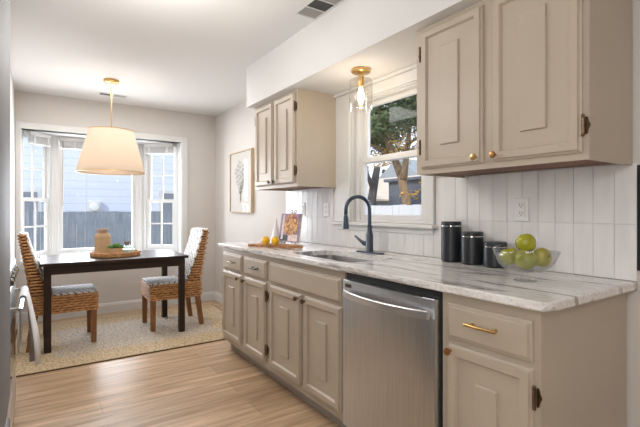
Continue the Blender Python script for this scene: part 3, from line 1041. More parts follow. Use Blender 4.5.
def lemon(c, rz, label):
    r = .0325
    prof = [(.0006, -1.28), (.14, -1.22), (.28, -1.08), (.62, -.80), (.88, -.42), (1.0, 0), (.9, .42), (.64, .80), (.3, 1.06), (.16, 1.2), (.0006, 1.26)]
    b = MB().lathe([(p[0] * r, p[1] * r) for p in prof], (0, 0, 0), 'X', 20)
    bmesh.ops.transform(b.bm, matrix=Matrix.Translation(c) @ Matrix.Rotation(rz, 4, 'Z'), verts=b.bm.verts)
    o = b.build('lemon', M['lemon'], None, c, True)
    tag(o, label, 'fruit', 'lemons on the board')
LZ = ZT + .018 + .0326
lemon((1.424, 2.862, LZ), .9, 'yellow lemon on the board, farther from the cookbook')
lemon((1.466, 2.786, LZ), 1.3, 'yellow lemon on the board, closer to the cookbook')
cn = MB().lathe([(.050, ZT + .0005), (.050, ZT + .006), (.045, ZT + .03), (.031, ZT + .085), (.015, ZT + .15), (.007, ZT + .20), (.001, ZT + .212)], (1.652, 3.125, 0), 'Z', 24).build('cone_ornament', M['ceramic'], None, (1.652, 3.125, ZT), 50)
tag(cn, 'white tapering cone ornament standing behind the lemons', 'ornament')

# cookbook: built upright at the origin facing -Y, then leaned and turned
def place(root, loc, lean, rz):
    root.location = loc
    root.rotation_euler = Euler((0, 0, rz), 'XYZ')
ck_loc = Vector((1.640, 2.908, ZT + .028))
ck_rz = math.radians(-82)
ck_lean = math.radians(-9)
ck = thing('cookbook', (0, 0, 0), 'mauve cookbook with a golden pie on its cover, propped on an easel', 'book')
w2, hh = .122, .228
b = MB()
b.box(-w2, w2, 0, .002, 0, hh)
b.box(-w2, w2, .018, .020, 0, hh)
b.box(-w2, -w2 + .002, .002, .018, 0, hh)
cv = b.build('cover', M['purple'], ck)
MB().box(-w2 + .0025, w2 - .003, .0025, .0175, .003, hh - .003).build('pages', M['paper'], ck)
MB().lathe([(.001, -.0012), (.082, -.0012), (.089, -.0005), (.089, -.0003)], (.016, 0, .135), 'Y', 28).build('pie_picture', M['pie'], cv)
MB().box(-w2 + .028, -w2 + .052, -.0016, -.0002, .02, hh - .012).build('title_band', M['pink'], cv)
MB().box(-w2 + .004, w2 - .13, -.0014, -.0002, .008, .052).build('dark_print', M['coverdark'], cv)
MB().box(w2 - .125, w2 - .006, -.0012, -.0002, .008, .060).build('pale_print', M['pink'], cv)
ck.location = ck_loc
ck.rotation_euler = (ck_lean, 0, ck_rz)
es_ = thing('book_easel', (0, 0, 0), 'black wire easel with scrolled top holding the cookbook', 'stand')
b = MB()
for s in (-1, 1):
    b.tube([(s * .07, .026, -.022), (s * .055, .026, .10), (s * .012, .026, hh + .018)], .0028, 6)
    sc = []
    for k in range(15):
        a = k / 14 * 1.7 * PI
        rr = .015 * (1 - .4 * k / 14)
        sc.append((s * (.012 + .015 - rr * math.cos(a)), .026, hh + .018 + rr * math.sin(a)))
    b.tube(sc, .0026, 6)
    b.tube([(s * .066, .026, -.006), (s * .066, -.008, -.006), (s * .066, -.012, .012)], .0028, 6)
b.tube([(-.07, .026, .004), (.07, .026, .004)], .0028, 6)
b.build('wire_frame', M['black'], es_, smooth=True)
b = MB()
b.tube([(0, .029, hh - .02), (0, .085, .10), (0, .110, -.0075)], .0028, 6)
b.build('rear_leg', M['black'], es_, smooth=True)
es_.location = ck_loc
es_.rotation_euler = (ck_lean, 0, ck_rz)

# outlet plates
def outlet(y, z, label, w=.072, h=.114):
    root = thing('wall_outlet', (XT, y, z), label, 'outlet', 'outlet plates on the tile')
    def ins(x, i):
        return rect_ring(x, y - w / 2 + i, y + w / 2 - i, z - h / 2 + i, z + h / 2 - i)
    MB().loft([ins(XT - .0004, 0), ins(XT - .004, .001), ins(XT - .006, .004)]).build('plate', M['plastic'], root)
    r_ = MB().box(XT - .0085, XT - .0062, y - .017, y + .017, z - .034, z + .034, .001, 1).build('receptacle', M['plastic'], root)
    s = MB()
    for k in (-1, 1):
        zc = z + k * .019
        s.box(XT - .0092, XT - .0086, y + .005, y + .0075, zc - .001, zc + .009)
        s.box(XT - .0092, XT - .0086, y - .0075, y - .005, zc - .001, zc + .009)
        s.lathe([(.0028, XT - .0092), (.0028, XT - .0086)], (0, y, zc - .007), 'X', 10)
    s.build('slot', M['rubber'], r_)
outlet(1.133, 1.193, 'white double outlet above the fruit bowl')
outlet(2.787, 1.195, 'white outlet plate between the faucet and the cookbook')
outlet(3.150, 1.200, 'white outlet plate on the tile just above the cookbook')

# ------------------------------------------------------------------ lamps and vents
px, py = .575, 4.46
pl = thing('pendant_lamp', (px, py, ZC), 'cream drum pendant lamp on a brass rod above the dining table', 'lamp')
MB().lathe([(.068, ZC - .0005), (.068, ZC - .016), (.060, ZC - .024), (.012, ZC - .030), (.012, ZC - .045)], (px, py, 0), 'Z', 28).build('canopy', M['brass'], pl, smooth=40)
b = MB()
for k in range(3):
    zc = ZC - .055 - k * .026
    ring = []
    for i in range(14):
        a = 2 * PI * i / 14
        u_, v_ = .008 * math.cos(a), .017 * math.sin(a)
        ring.append((px + (u_ if k % 2 else 0), py + (0 if k % 2 else u_), zc + v_))
    ring.append(ring[0])
    b.tube(ring, .0028, 6)
b.build('chain', M['brass'], pl, smooth=True)
MB().lathe([(.0055, ZC - .118), (.011, ZC - .122), (.011, ZC - .145), (.0058, ZC - .15), (.0058, 1.80)], (px, py, 0), 'Z', 14).build('rod', M['brass'], pl, smooth=40)
sh = MB().lathe([(.300, 1.552), (.197, 1.955), (.1945, 1.955), (.2975, 1.552)], (px, py, 0), 'Z', 56, close=True).build('shade', M['shade'], pl, smooth=40)
b = MB()
b.lathe([(.3015, 1.550), (.3005, 1.558), (.2965, 1.558), (.2965, 1.550)], (px, py, 0), 'Z', 56, close=True)
b.build('shade_trim', M['brass'], sh, smooth=40)
b = MB()
b.lathe([(.1985, 1.951), (.1985, 1.958), (.194, 1.958), (.194, 1.951)], (px, py, 0), 'Z', 56, close=True)
b.build('shade_trim', M['brass'], sh, smooth=40)
MB().lathe([(.001, 1.5565), (.2955, 1.5565), (.2955, 1.559), (.001, 1.559)], (px, py, 0), 'Z', 48).build('diffuser', M['shade'], pl)
b = MB()
for k in range(3):
    a = 2 * PI * k / 3 + .4
    b.tube([(px, py, 1.90), (px + .195 * math.cos(a), py + .195 * math.sin(a), 1.945)], .0025, 6)
b.build('spider', M['brass'], pl)
MB().ball((px, py, 1.76), .032, 16, (1, 1, 1.15)).build('bulb', M['bulb'], pl, smooth=True)
light('pendant_bulb_light', 'POINT', (px, py, 1.70), 2.6, (1.0, 0.88, 0.74), radius=.05)

qx, qy = 1.708, 2.075
fl = thing('flush_ceiling_lamp', (qx, qy, ZS), 'brass ceiling lamp with clear glass cylinder in front of the sink window', 'lamp')
MB().lathe([(.062, ZS - .0005), (.062, ZS - .018), (.057, ZS - .022), (.018, ZS - .023), (.010, ZS - .03), (.010, ZS - .045)], (qx, qy, 0), 'Z', 28).build('canopy', M['brass'], fl, smooth=40)
MB().lathe([(.020, ZS - .0455), (.022, ZS - .055), (.022, ZS - .105), (.017, ZS - .112)], (qx, qy, 0), 'Z', 20).build('socket', M['brass'], fl, smooth=40)
MB().lathe([(.022, ZS - .060), (.068, ZS - .066), (.074, ZS - .075), (.074, ZS - .262), (.0715, ZS - .262), (.0715, ZS - .077), (.066, ZS - .069), (.022, ZS - .063)], (qx, qy, 0), 'Z', 36, close=True).build('glass_shade', M['shadeglass'], fl, smooth=40)
MB().lathe([(.010, ZS - .1125), (.013, ZS - .125), (.021, ZS - .155), (.023, ZS - .175), (.018, ZS - .20), (.008, ZS - .222), (.001, ZS - .226)], (qx, qy, 0), 'Z', 20).build('bulb', M['bulb'], fl, smooth=True)
light('flush_lamp_bulb_light', 'POINT', (qx, qy, ZS - .285), 2.3, (1.0, 0.86, 0.70), radius=.03)

def vent(name, x0, x1, y0, y1, fields, label, along):
    root = thing(name, ((x0 + x1) / 2, (y0 + y1) / 2, ZC), label, 'vent')
    fw = .014
    b = MB()
    b.box(x0, x0 + fw, y0, y1, ZC - .006, ZC - .0005, .002, 1)
    b.box(x1 - fw, x1, y0, y1, ZC - .006, ZC - .0005, .002, 1)
    b.box(x0 + fw, x1 - fw, y0, y0 + fw, ZC - .006, ZC - .0005, .002, 1)
    b.box(x0 + fw, x1 - fw, y1 - fw, y1, ZC - .006, ZC - .0005, .002, 1)
    n_ = len(fields)
    if along == 'Y':
        step = (y1 - y0 - 2 * fw) / n_
        for k in range(1, n_):
            yy = y0 + fw + step * k
            b.box(x0 + fw, x1 - fw, yy - .004, yy + .004, ZC - .006, ZC - .0005)
    else:
        step = (x1 - x0 - 2 * fw) / n_
        for k in range(1, n_):
            xx = x0 + fw + step * k
            b.box(xx - .004, xx + .004, y0 + fw, y1 - fw, ZC - .006, ZC - .0005)
    b.build('frame', M['trim'], root)
    for k, mk in enumerate(fields):
        l = MB()
        if along == 'Y':
            a0 = y0 + fw + step * k + .004
            a1 = a0 + step - .008
            l.box(x0 + fw, x1 - fw, a0, a1, ZC - .0016, ZC - .0006)
            m_ = 7
            for j in range(m_):
                yy = a0 + (a1 - a0) * (j + .5) / m_
                l.box(x0 + fw, x1 - fw, yy - .0035, yy + .0035, ZC - .0045, ZC - .0017)
        else:
            a0 = x0 + fw + step * k + .004
            a1 = a0 + step - .008
            l.box(a0, a1, y0 + fw, y1 - fw, ZC - .0016, ZC - .0006)
            m_ = 9
            for j in range(m_):
                xx = a0 + (a1 - a0) * (j + .5) / m_
                l.box(xx - .004, xx + .004, y0 + fw, y1 - fw, ZC - .0045, ZC - .0017)
        l.build('louver', M[mk], root)
vent('ceiling_vent', 1.340, 1.503, 1.93, 2.293, ['ventlight', 'ventdark', 'ventlight'][::-1], 'grey and dark louvered ceiling vent beside the soffit', 'Y')
vent('ceiling_vent', .52, .81, 4.96, 5.07, ['ventdark', 'ventlight'], 'small ceiling vent behind the pendant lamp', 'X')
cl = thing('ceiling_lamp', (.61, 2.215, ZC), 'white round flush lamp on the kitchen ceiling, at the picture top', 'lamp')
MB().lathe([(.17, ZC - .0005), (.17, ZC - .02), (.165, ZC - .024)], (.61, 2.215, 0), 'Z', 32).build('base', M['trim'], cl, smooth=40)
MB().lathe([(.158, ZC - .0245), (.15, ZC - .05), (.11, ZC - .07), (.05, ZC - .08), (.001, ZC - .082)], (.61, 2.215, 0), 'Z', 32).build('diffuser', M['lampdisc'], cl, smooth=True)

# ------------------------------------------------------------------ picture on the wall
pf = thing('framed_picture', (XW, 4.50, 1.51), 'oak framed pale floral sketch on the wall past the cabinets', 'picture')
y0, y1, z0, z1 = 4.19, 4.81, 1.164, 1.869
b = MB()
fw = .012
b.box(XW - .038, XW - .0008, y0, y0 + fw, z0, z1, .001, 1)
b.box(XW - .038, XW - .0008, y1 - fw, y1, z0, z1, .001, 1)
b.box(XW - .038, XW - .0008, y0 + fw, y1 - fw, z0, z0 + fw, .001, 1)
b.box(XW - .038, XW - .0008, y0 + fw, y1 - fw, z1 - fw, z1, .001, 1)
b.build('frame', M['framewood'], pf)
pm = MB().box(XW - .024, XW - .0008, y0 + fw, y1 - fw, z0 + fw, z1 - fw).build('mat', M['paper'], pf)
MB().box(XW - .030, XW - .028, y0 + fw, y1 - fw, z0 + fw, z1 - fw).build('glazing', M['pictureglass'], pf)
b = MB()
xs = XW - .0246
rnd = random.Random(5)
yc = (y0 + y1) / 2
for s in range(5):
    a = -.6 + .3 * s
    p = [(xs, yc + a * .25 * t_ ** 1.4 + .02 * math.sin(6 * t_ + s), z0 + .12 + .44 * t_ * (1 - .08 * abs(s - 2))) for t_ in [k / 8 for k in range(9)]]
    b.tube(p, .0022, 4)
    for k in range(2, 9):
        for sgn in (-1, 1):
            q = Vector(p[k])
            ang = sgn * (.7 + .5 * rnd.random())
            ln = .030 + .034 * rnd.random()
            d = Vector((0, math.sin(ang), math.cos(ang)))
            nn = Vector((0, d.z, -d.y))
            leaf = [q, q + d * ln * .5 + nn * ln * .2, q + d * ln, q + d * ln * .5 - nn * ln * .2]
            b.loft([[(xs, v.y, v.z) for v in leaf], [(xs - .0006, v.y, v.z) for v in leaf]])
b.build('sketch', M['ink'], pm)

# ------------------------------------------------------------------ rug, table, chairs
RX0, RX1, RY0, RY1, RZ = -.19, 1.80, 3.67, 5.14, .009
rg = thing('area_rug', ((RX0 + RX1) / 2, (RY0 + RY1) / 2, 0), 'tan jute rug with a faded grey field under the dining table', 'rug')
MB().loft([[(p[0], p[1], z) for p in rrect(RX0, RX1, RY0, RY1, .03, i)] for i, z in ((.012, .0006), (.012, RZ), (.014, RZ + .001))]).build('pile', M['rug'], rg)
b = MB()
oo = rrect(RX0, RX1, RY0, RY1, .03, 0)
ii = rrect(RX0, RX1, RY0, RY1, .03, .0118)
b.loft([[(p[0], p[1], .0006) for p in oo], [(p[0], p[1], RZ - .001) for p in oo], [(p[0], p[1], RZ) for p in ii], [(p[0], p[1], .0006) for p in ii], [(p[0], p[1], .0006) for p in oo]], False, False)
b.build('binding', M['rugedge'], rg)
ZR = RZ + .0014

TX0, TX1, TY0, TY1, TZ = 0.0, 1.205, 4.08, 4.86, .752
tb = thing('dining_table', (.6, 4.47, ZR), 'espresso brown wooden dining table on the jute rug', 'table')
MB().box(TX0, TX1, TY0, TY1, TZ - .026, TZ, .005, 2).build('tabletop', M['darkwood'], tb)
b = MB()
a0 = .035
b.box(TX0 + a0 + .01, TX1 - a0 - .01, TY0 + a0, TY0 + a0 + .02, TZ - .10, TZ - .0265)
b.box(TX0 + a0 + .01, TX1 - a0 - .01, TY1 - a0 - .02, TY1 - a0, TZ - .10, TZ - .0265)
b.box(TX0 + a0, TX0 + a0 + .02, TY0 + a0 + .021, TY1 - a0 - .021, TZ - .10, TZ - .0265)
b.box(TX1 - a0 - .02, TX1 - a0, TY0 + a0 + .021, TY1 - a0 - .021, TZ - .10, TZ - .0265)
b.build('apron', M['darkwood'], tb)
for lx in (TX0 + .028, TX1 - .028 - .054):
    for ly in (TY0 + .028, TY1 - .028 - .054):
        MB().box(lx, lx + .054, ly, ly + .054, ZR, TZ - .0266, .004, 1).build('leg', M['darkwood'], tb)

def make_chair(label):
    """Faces +X, floor at z = 0."""
    t = thing('dining_chair', (0, 0, 0), label, 'chair', 'rattan dining chairs')
    HW, X0, X1 = .222, -.255, .245
    SZ, AZ, BZ = .441, .298, .975
    # woven seat box: dark core with rows of strands over and under the uprights
    MB().box(X0 + .012, X1 - .012, -HW + .012, HW - .012, AZ + .006, SZ - .004, .01, 2).build('seat_core', M['rattan_core'], t)
    b = MB()
    def loop(x0, x1, hw, z, row, pitch=.052, r=.0098, amp=.0062):
        per = []
        def seg(p, q):
            d = (Vector(q) - Vector(p))
            n_ = max(4, int(d.length / (pitch / 2)))
            for k in range(n_):
                per.append(Vector(p) + d * k / n_)
        seg((x0, -hw, z), (x1, -hw, z)); seg((x1, -hw, z), (x1, hw, z)); seg((x1, hw, z), (x0, hw, z)); seg((x0, hw, z), (x0, -hw, z))
        c = Vector(((x0 + x1) / 2, 0, z))
        out = []
        for k, p in enumerate(per):
            s = amp * (1 if (k + row) % 2 else -1)
            nx = 1 if abs(p.x - x1) < 1e-6 else (-1 if abs(p.x - x0) < 1e-6 else 0)
            ny = 1 if abs(p.y - hw) < 1e-6 else (-1 if abs(p.y + hw) < 1e-6 else 0)
            out.append(p + Vector((nx * s, ny * s, 0)))
        b.ring_tube(out, r, 5)
    nrow = 7
    for k in range(nrow):
        loop(X0 + .004, X1 - .006, HW - .006, AZ + .006 + (SZ - AZ - .012) * k / (nrow - 1), k)
    b.build('woven_seat_sides', M['rattan'], t, smooth=True)
    # back: profile from the side
    def xo(z):                                         # rear line
        f = (z - SZ) / (BZ - SZ)
        return X0 + .004 - .085 * max(0, f) ** 1.15
    def xi(z):                                         # front line
        f = (z - SZ) / (BZ - SZ)
        return xo(z) + .046 + .100 * max(0, 1 - f) ** 1.7
    zs = [SZ + .004 + (BZ - SZ - .01) * k / 12 for k in range(13)]
    poly = [(xo(z) + .010, z) for z in zs] + [(xi(z) - .010, z) for z in reversed(zs)]
    MB().prism(poly, 'Y', -HW + .012, HW - .012).build('back_core', M['rattan_core'], t)
    b = MB()
    nb = 21
    for k in range(nb):
        z = SZ + .008 + (BZ - SZ - .014) * k / (nb - 1)
        loop(xo(z) + .006, xi(z) - .006, HW - .006, z, k)
    b.build('woven_back', M['rattan'], t, smooth=True)
    # fabric panel on the front of the back and over its top, seat pad
    rings = []
    for k in range(13):
        z = SZ + .035 + (BZ + .004 - SZ - .035) * k / 12
        rings.append([(xi(z) + .004, -HW + .022, z), (xi(z) + .016, -HW + .03, z), (xi(z) + .016, HW - .03, z), (xi(z) + .004, HW - .022, z)])
    zt = BZ + .010
    rings.append([(xo(BZ) - .004, -HW + .022, zt - .004), (xo(BZ) + .002, -HW + .03, zt + .004), (xo(BZ) + .002, HW - .03, zt + .004), (xo(BZ) - .004, HW - .022, zt - .004)])
    MB().loft(rings).build('back_fabric', M['zigzag'], t)
    MB().box(-.10, X1 - .004, -HW + .008, HW - .008, SZ + .003, SZ + .024, .010, 3).build('seat_pad', M['zigzag'], t, smooth=40)
    # legs
    for sy in (-1, 1):
        y = sy * (HW - .03)
        for (xt, xb) in ((X1 - .03, X1 - .03), (X0 + .035, X0 - .01)):
            s0, s1 = .024, .020
            MB().loft([[(xb + a * s1, y + c * s1, 0) for a, c in ((-1, -1), (1, -1), (1, 1), (-1, 1))],
                       [(xt + a * s0, y + c * s0, AZ + .012) for a, c in ((-1, -1), (1, -1), (1, 1), (-1, 1))]]).build('leg', M['legwood'], t)
    return t
ch1 = make_chair('woven rattan chair at the table end nearest the range')
ch2 = copy_tree(ch1)
ch2['label'] = 'woven rattan chair at the table end nearest the framed picture'
ch1.location = (.190, 4.435, ZR)
ch2.location = (1.135, 4.49, ZR)
ch2.rotation_euler = (0, 0, PI)

# tray with jar, planter and bottle
tx, ty = .610, 4.45
ZT2 = TZ + .0004
tr = thing('round_tray', (tx, ty, TZ), 'round woven tan tray in the middle of the dining table', 'tray')
MB().lathe([(.001, ZT2), (.205, ZT2), (.205, ZT2 + .010), (.001, ZT2 + .010)], (tx, ty, 0), 'Z', 44).build('base', M['jar'], tr)
b = MB()
for k in range(4):
    b.ring_tube([(tx + (.212 + (.004 if (i + k) % 2 else -.004)) * math.cos(2 * PI * i / 60), ty + (.212 + (.004 if (i + k) % 2 else -.004)) * math.sin(2 * PI * i / 60), ZT2 + .008 + k * .0095) for i in range(60)], .0065, 6)
b.build('woven_rim', M['rattan'], tr, smooth=True)
ZY = ZT2 + .0106
jx, jy = .505, 4.50
jr = thing('ribbed_jar', (jx, jy, ZY), 'tall tan ribbed jar on the tray', 'jar')
prof = [(.050, ZY), (.065, ZY + .006)]
for k in range(15):
    prof.append((.070 + (.0012 if k % 2 else 0), ZY + .014 + k * .0115))
prof += [(.066, ZY + .188), (.055, ZY + .204), (.042, ZY + .214), (.041, ZY + .218), (.036, ZY + .216), (.001, ZY + .20)]
MB().lathe(prof, (jx, jy, 0), 'Z', 30).build('body', M['jar'], jr, smooth=True)
b = MB()
for k in range(3):
    b.ring_tube([(jx + .045 * math.cos(2 * PI * i / 36), jy + .045 * math.sin(2 * PI * i / 36), ZY + .2235 + k * .0105) for i in range(36)], .006, 6)
b.lathe([(.001, ZY + .2182), (.0355, ZY + .2182), (.0355, ZY + .248), (.001, ZY + .248)], (jx, jy, 0), 'Z', 20)
b.build('rope_neck', M['rope'], jr, smooth=40)
sx, sy = .600, 4.375
pt_ = thing('potted_succulent', (sx, sy, ZY), 'green succulents in a small pale wooden box on the tray', 'plant')
b = MB()
b.box(sx - .055, sx + .055, sy - .04, sy + .04, ZY, ZY + .006)
for (a0, a1, c0, c1) in ((sx - .055, sx - .048, sy - .04, sy + .04), (sx + .048, sx + .055, sy - .04, sy + .04), (sx - .048, sx + .048, sy - .04, sy - .033), (sx - .048, sx + .048, sy + .033, sy + .04)):
    b.box(a0, a1, c0, c1, ZY + .006, ZY + .068)
b.build('planter_box', M['planter'], pt_)
MB().box(sx - .0478, sx + .0478, sy - .0328, sy + .0328, ZY + .0062, ZY + .058).build('soil', M['soil'], pt_)
rnd = random.Random(3)
for (ox, oy, sc) in ((-.03, -.008, 1.0), (.008, .008, 1.25), (.034, -.01, .85)):
    b = MB()
    c0 = Vector((sx + ox, sy + oy, ZY + .058))
    for k in range(16):
        az = k * 2.4
        el = .45 + .95 * k / 16
        d = Vector((math.cos(az) * math.cos(el), math.sin(az) * math.cos(el), math.sin(el)))
        ln = sc * .058 * (1 - .2 * k / 16)
        b.tube([c0 + d * .003, c0 + d * ln * .5, c0 + d * ln * .85, c0 + d * ln], [.002, sc * .009, sc * .0075, .0006], 6)
    b.build('rosette', M['succulent'], pt_, smooth=True)
gx, gy = .715, 4.47
gb = thing('glass_bottle', (gx, gy, ZY), 'squat clear glass bottle with a stopper on the tray', 'bottle')
MB().lathe([(0.0010, ZY), (0.0590, ZY), (0.0684, ZY + .008), (0.0708, ZY + .03), (0.0614, ZY + .052), (0.0354, ZY + .070), (0.0212, ZY + .082), (0.0212, ZY + .098), (0.0183, ZY + .098), (0.0183, ZY + .083), (0.0330, ZY + .067), (0.0590, ZY + .05), (0.0678, ZY + .03), (0.0649, ZY + .01), (0.0010, ZY + .004)], (gx, gy, 0), 'Z', 28).build('body', M['bottleglass'], gb, smooth=True)
MB().lathe([(0.0010, ZY + .0045), (0.0643, ZY + .0108), (0.0670, ZY + .028), (0.0590, ZY + .046), (0.0010, ZY + .046)], (gx, gy, 0), 'Z', 24).build('sea_glass_filling', mat('pale_sea_glass', (0.72, 0.78, 0.74), 0.3, noise=(45, 0.3)), gb, smooth=40)
MB().lathe([(0.0165, ZY + .086), (0.0179, ZY + .0985), (0.0236, ZY + .0988), (0.0248, ZY + .118), (0.0201, ZY + .122), (0.0010, ZY + .122)], (gx, gy, 0), 'Z', 18).build('stopper', mat('brown_cork', (0.28, 0.18, 0.11), 0.8), gb, smooth=40)

# ------------------------------------------------------------------ refrigerator and range along the left wall
rf = thing('refrigerator', (-.45, 1.02, 0), 'stainless steel refrigerator at the picture edge', 'refrigerator')
FX = -.068
MB().box(-.82, FX - .065, .56, 1.470, .03, 1.775, .004, 1).build('cabinet', M['steel_dark'], rf)
MB().box(-.79, FX - .09, .60, 1.44, .0005, .0295).build('foot_grille', M['black'], rf)
for (a0, a1) in ((.56, 1.012), (1.018, 1.470)):
    MB().box(FX - .060, FX, a0, a1, .662, 1.775, .012, 4).build('door', M['steel_dark'], rf, smooth=40)
MB().box(FX - .060, FX, .56, 1.470, .05, .612, .012, 4).build('freezer_drawer', M['steel_dark'], rf, smooth=40)
MB().box(FX - .0645, FX - .0605, .565, 1.465, .04, 1.77).build('gasket', M['rubber'], rf)

rn = thing('kitchen_range', (-.45, 2.72, 0), 'stainless range past the refrigerator with a towel on its oven door', 'range')
RXF = -.118
GY0, GY1 = 2.345, 3.105
MB().box(-.85, RXF - .035, GY0, GY1, .03, .905, .003, 1).build('body', M['steel_dark'], rn)
MB().box(-.80, RXF - .08, GY0 + .03, GY1 - .03, .0005, .0295).build('plinth', M['black'], rn)
MB().box(-.85, RXF - .03, GY0, GY1, .9055, .917, .003, 1).build('cooktop', M['oven_glass'], rn)
MB().box(RXF - .0345, RXF, GY0 + .003, GY1 - .003, .80, .900, .008, 2).build('control_panel', M['steel'], rn)
for k in range(5):
    y = GY0 + .10 + k * .14
    MB().lathe([(.022, RXF + .0003), (.022, RXF + .006), (.018, RXF + .008), (.016, RXF + .018), (.001, RXF + .019)], (0, y, .85), 'X', 16).build('knob', M['pewter'], rn, smooth=40)
od = MB().box(RXF - .0345, RXF, GY0 + .003, GY1 - .003, .235, .792, .006, 2).build('oven_door', M['steel'], rn)
MB().box(RXF + .0003, RXF + .0025, GY0 + .09, GY1 - .09, .33, .62, .001, 1).build('oven_window', M['oven_glass'], od)
b = MB()
b.tube([(RXF + .045, GY0 + .05, .725), (RXF + .045, GY1 - .05, .725)], .010, 12)
for y in (GY0 + .08, GY1 - .08):
    b.tube([(RXF + .0005, y, .725), (RXF + .045, y, .725)], .008, 10)
b.build('handle', M['chrome'], od, smooth=50)
MB().box(RXF - .0345, RXF, GY0 + .003, GY1 - .003, .045, .225, .006, 2).build('drawer', M['steel'], rn)
# towel over the oven handle
b = MB()
hx_, hz_ = RXF + .045, .725
nY = 15
def towel_ring(y, k):
    f = .013 * math.sin(k * 1.15) + .005 * math.sin(k * 2.7)
    r0 = .0155
    out = []
    out.append((hx_ + r0 + .040 + f * 1.6, y, .36 + .006 * math.sin(k * .9)))
    out.append((hx_ + r0 + .030 + f, y, .50))
    out.append((hx_ + r0 + .010 + f * .4, y, .66))
    out.append((hx_ + r0, y, hz_))
    for a in (45, 90, 135):
        out.append((hx_ + r0 * math.cos(math.radians(a)), y, hz_ + r0 * math.sin(math.radians(a))))
    out.append((hx_ - r0, y, hz_))
    out.append((hx_ - r0 - .002 + f * .2, y, .62))
    out.append((hx_ - r0 - .002 + f * .3, y, .44))
    return out
outr = [towel_ring(2.70 + .33 * k / (nY - 1), k) for k in range(nY)]
b.loft(outr, False, False, closed=False)
tw = b.build('dish_towel', M['linen'], None, (hx_, 2.86, hz_), True)
so = tw.modifiers.new('thickness', 'SOLIDIFY')
so.thickness = .003
so.offset = 1
tag(tw, 'pale grey dish towel hanging over the oven handle', 'towel')

# ------------------------------------------------------------------ outside
GZ = -.35
struct(MB().box(-30, 45, 6.2, 60, GZ - .2, GZ).box(2.3, 45, -20, 6.2, GZ - .2, GZ).build('ground', M['ground']), 'dry lawn outside the windows', 'ground')

def board_fence(name, axis, at, a0, a1, z1, m_, label, bw=.14, cap=False, posts=2.4):
    root = thing(name, ((a0 + a1) / 2, at, GZ) if axis == 'X' else (at, (a0 + a1) / 2, GZ), label, 'fence')
    b = MB()
    n_ = int((a1 - a0) / bw)
    rr = random.Random(11)
    for k in range(n_):
        p0 = a0 + (a1 - a0) * k / n_
        p1 = p0 + (a1 - a0) / n_ - .004
        o_ = rr.uniform(-.004, .004)
        zz = z1 + rr.uniform(-.006, .006)
        if axis == 'X':
            b.box(p0, p1, at + o_, at + .02 + o_, GZ + .05, zz)
        else:
            b.box(at + o_, at + .02 + o_, p0, p1, GZ + .05, zz)
    b.build('board_panel', M[m_], root)
    b = MB()
    for z in (GZ + .3, (GZ + z1) / 2, z1 - .2):
        if axis == 'X':
            b.box(a0, a1, at + .028, at + .065, z - .045, z + .045)
        else:
            b.box(at + .028, at + .065, a0, a1, z - .045, z + .045)
    if cap:
        if axis == 'X':
            b.box(a0, a1, at - .03, at + .06, z1 + .01, z1 + .05)
        else:
            b.box(at - .03, at + .06, a0, a1, z1 + .01, z1 + .05)
    b.build('rail', M[m_], root)
    n_ = int((a1 - a0) / posts)
    for k in range(n_ + 1):
        p = a0 + (a1 - a0) * k / n_
        if axis == 'X':
            MB().box(p - .05, p + .05, at + .07, at + .17, GZ + .001, z1 + .05, .008, 1).build('post', M[m_], root)
        else:
            MB().box(at + .07, at + .17, p - .05, p + .05, GZ + .001, z1 + .05, .008, 1).build('post', M[m_], root)
    return root
board_fence('board_fence', 'X', 9.0, -3.2, 5.2, 1.165, 'fence', 'weathered grey board fence outside the bay window')
board_fence('garden_fence', 'Y', 4.6, 3.4, 8.2, 1.27, 'vinyl', 'low white garden fence outside the sink window', posts=2.2)

# pale blue house behind the fence
hs = thing('neighbour_house', (1.0, 14.5, GZ), 'pale blue lap sided house behind the grey fence', 'house')
MB().box(-6, 7.5, 12.2, 17, GZ + .001, 6.2).build('wall', M['siding'], hs)
MB().prism([(11.7, 6.2), (17.5, 6.2), (14.6, 8.4)], 'X', -6.4, 7.9).build('roof', M['roofgrey'], hs)
for (x0, x1, z0, z1) in ((-.62, .05, .55, 1.72), (2.75, 3.25, 1.05, 1.75), (4.2, 5.2, 2.2, 3.6)):
    f = MB().box(x0, x1, 12.16, 12.199, z0, z1, .005, 1).build('window', M['vinyl'], hs)
    MB().box(x0 + .09, x1 - .09, 12.150, 12.1595, z0 + .09, z1 - .09).build('pane', M['brickdark'], f)
mt = thing('electric_meter', (1.17, 12.199, 1.22), 'round white utility meter on the pale blue house', 'meter')
MB().box(1.02, 1.32, 12.09, 12.199, .98, 1.42, .01, 1).build('meter_box', M['vinyl'], mt)
MB().lathe([(.11, 12.0895), (.11, 12.06), (.09, 12.03), (.001, 12.02)], (1.17, 0, 1.27), 'Y', 24).build('dial', M['plastic'], mt, smooth=40)

# house, shed, trees beyond the sink window
h2 = thing('tan_house', (17.0, 18.0, GZ), 'house with tan shingles seen through the sink window', 'house')
MB().box(16.0, 24, 12.5, 26, GZ + .001, 1.75).build('wall', M['brickdark'], h2)
MB().prism([(15.4, 1.70), (15.4, 1.80), (20.2, 3.45), (24.6, 1.80), (24.6, 1.70)], 'Y', 15.6, 26.4).build('roof', M['roof'], h2)
h3 = thing('grey_gable_house', (26, 24, GZ), 'grey gabled house in the distance behind the tan roof', 'house')
MB().box(24.8, 32, 23.0, 27.4, GZ + .001, 3.7).build('wall', M['brickdark'], h3)
MB().prism([(22.5, 3.7), (27.9, 3.7), (25.2, 5.5)], 'X', 24.6, 32.4).build('roof', M['roofgrey'], h3)
sd_ = thing('garden_shed', (12.5, 11.0, GZ), 'dark grey garden shed behind the tree', 'shed')
MB().box(11.6, 14.2, 9.2, 12.35, GZ + .001, 2.30).build('wall', M['shed'], sd_)
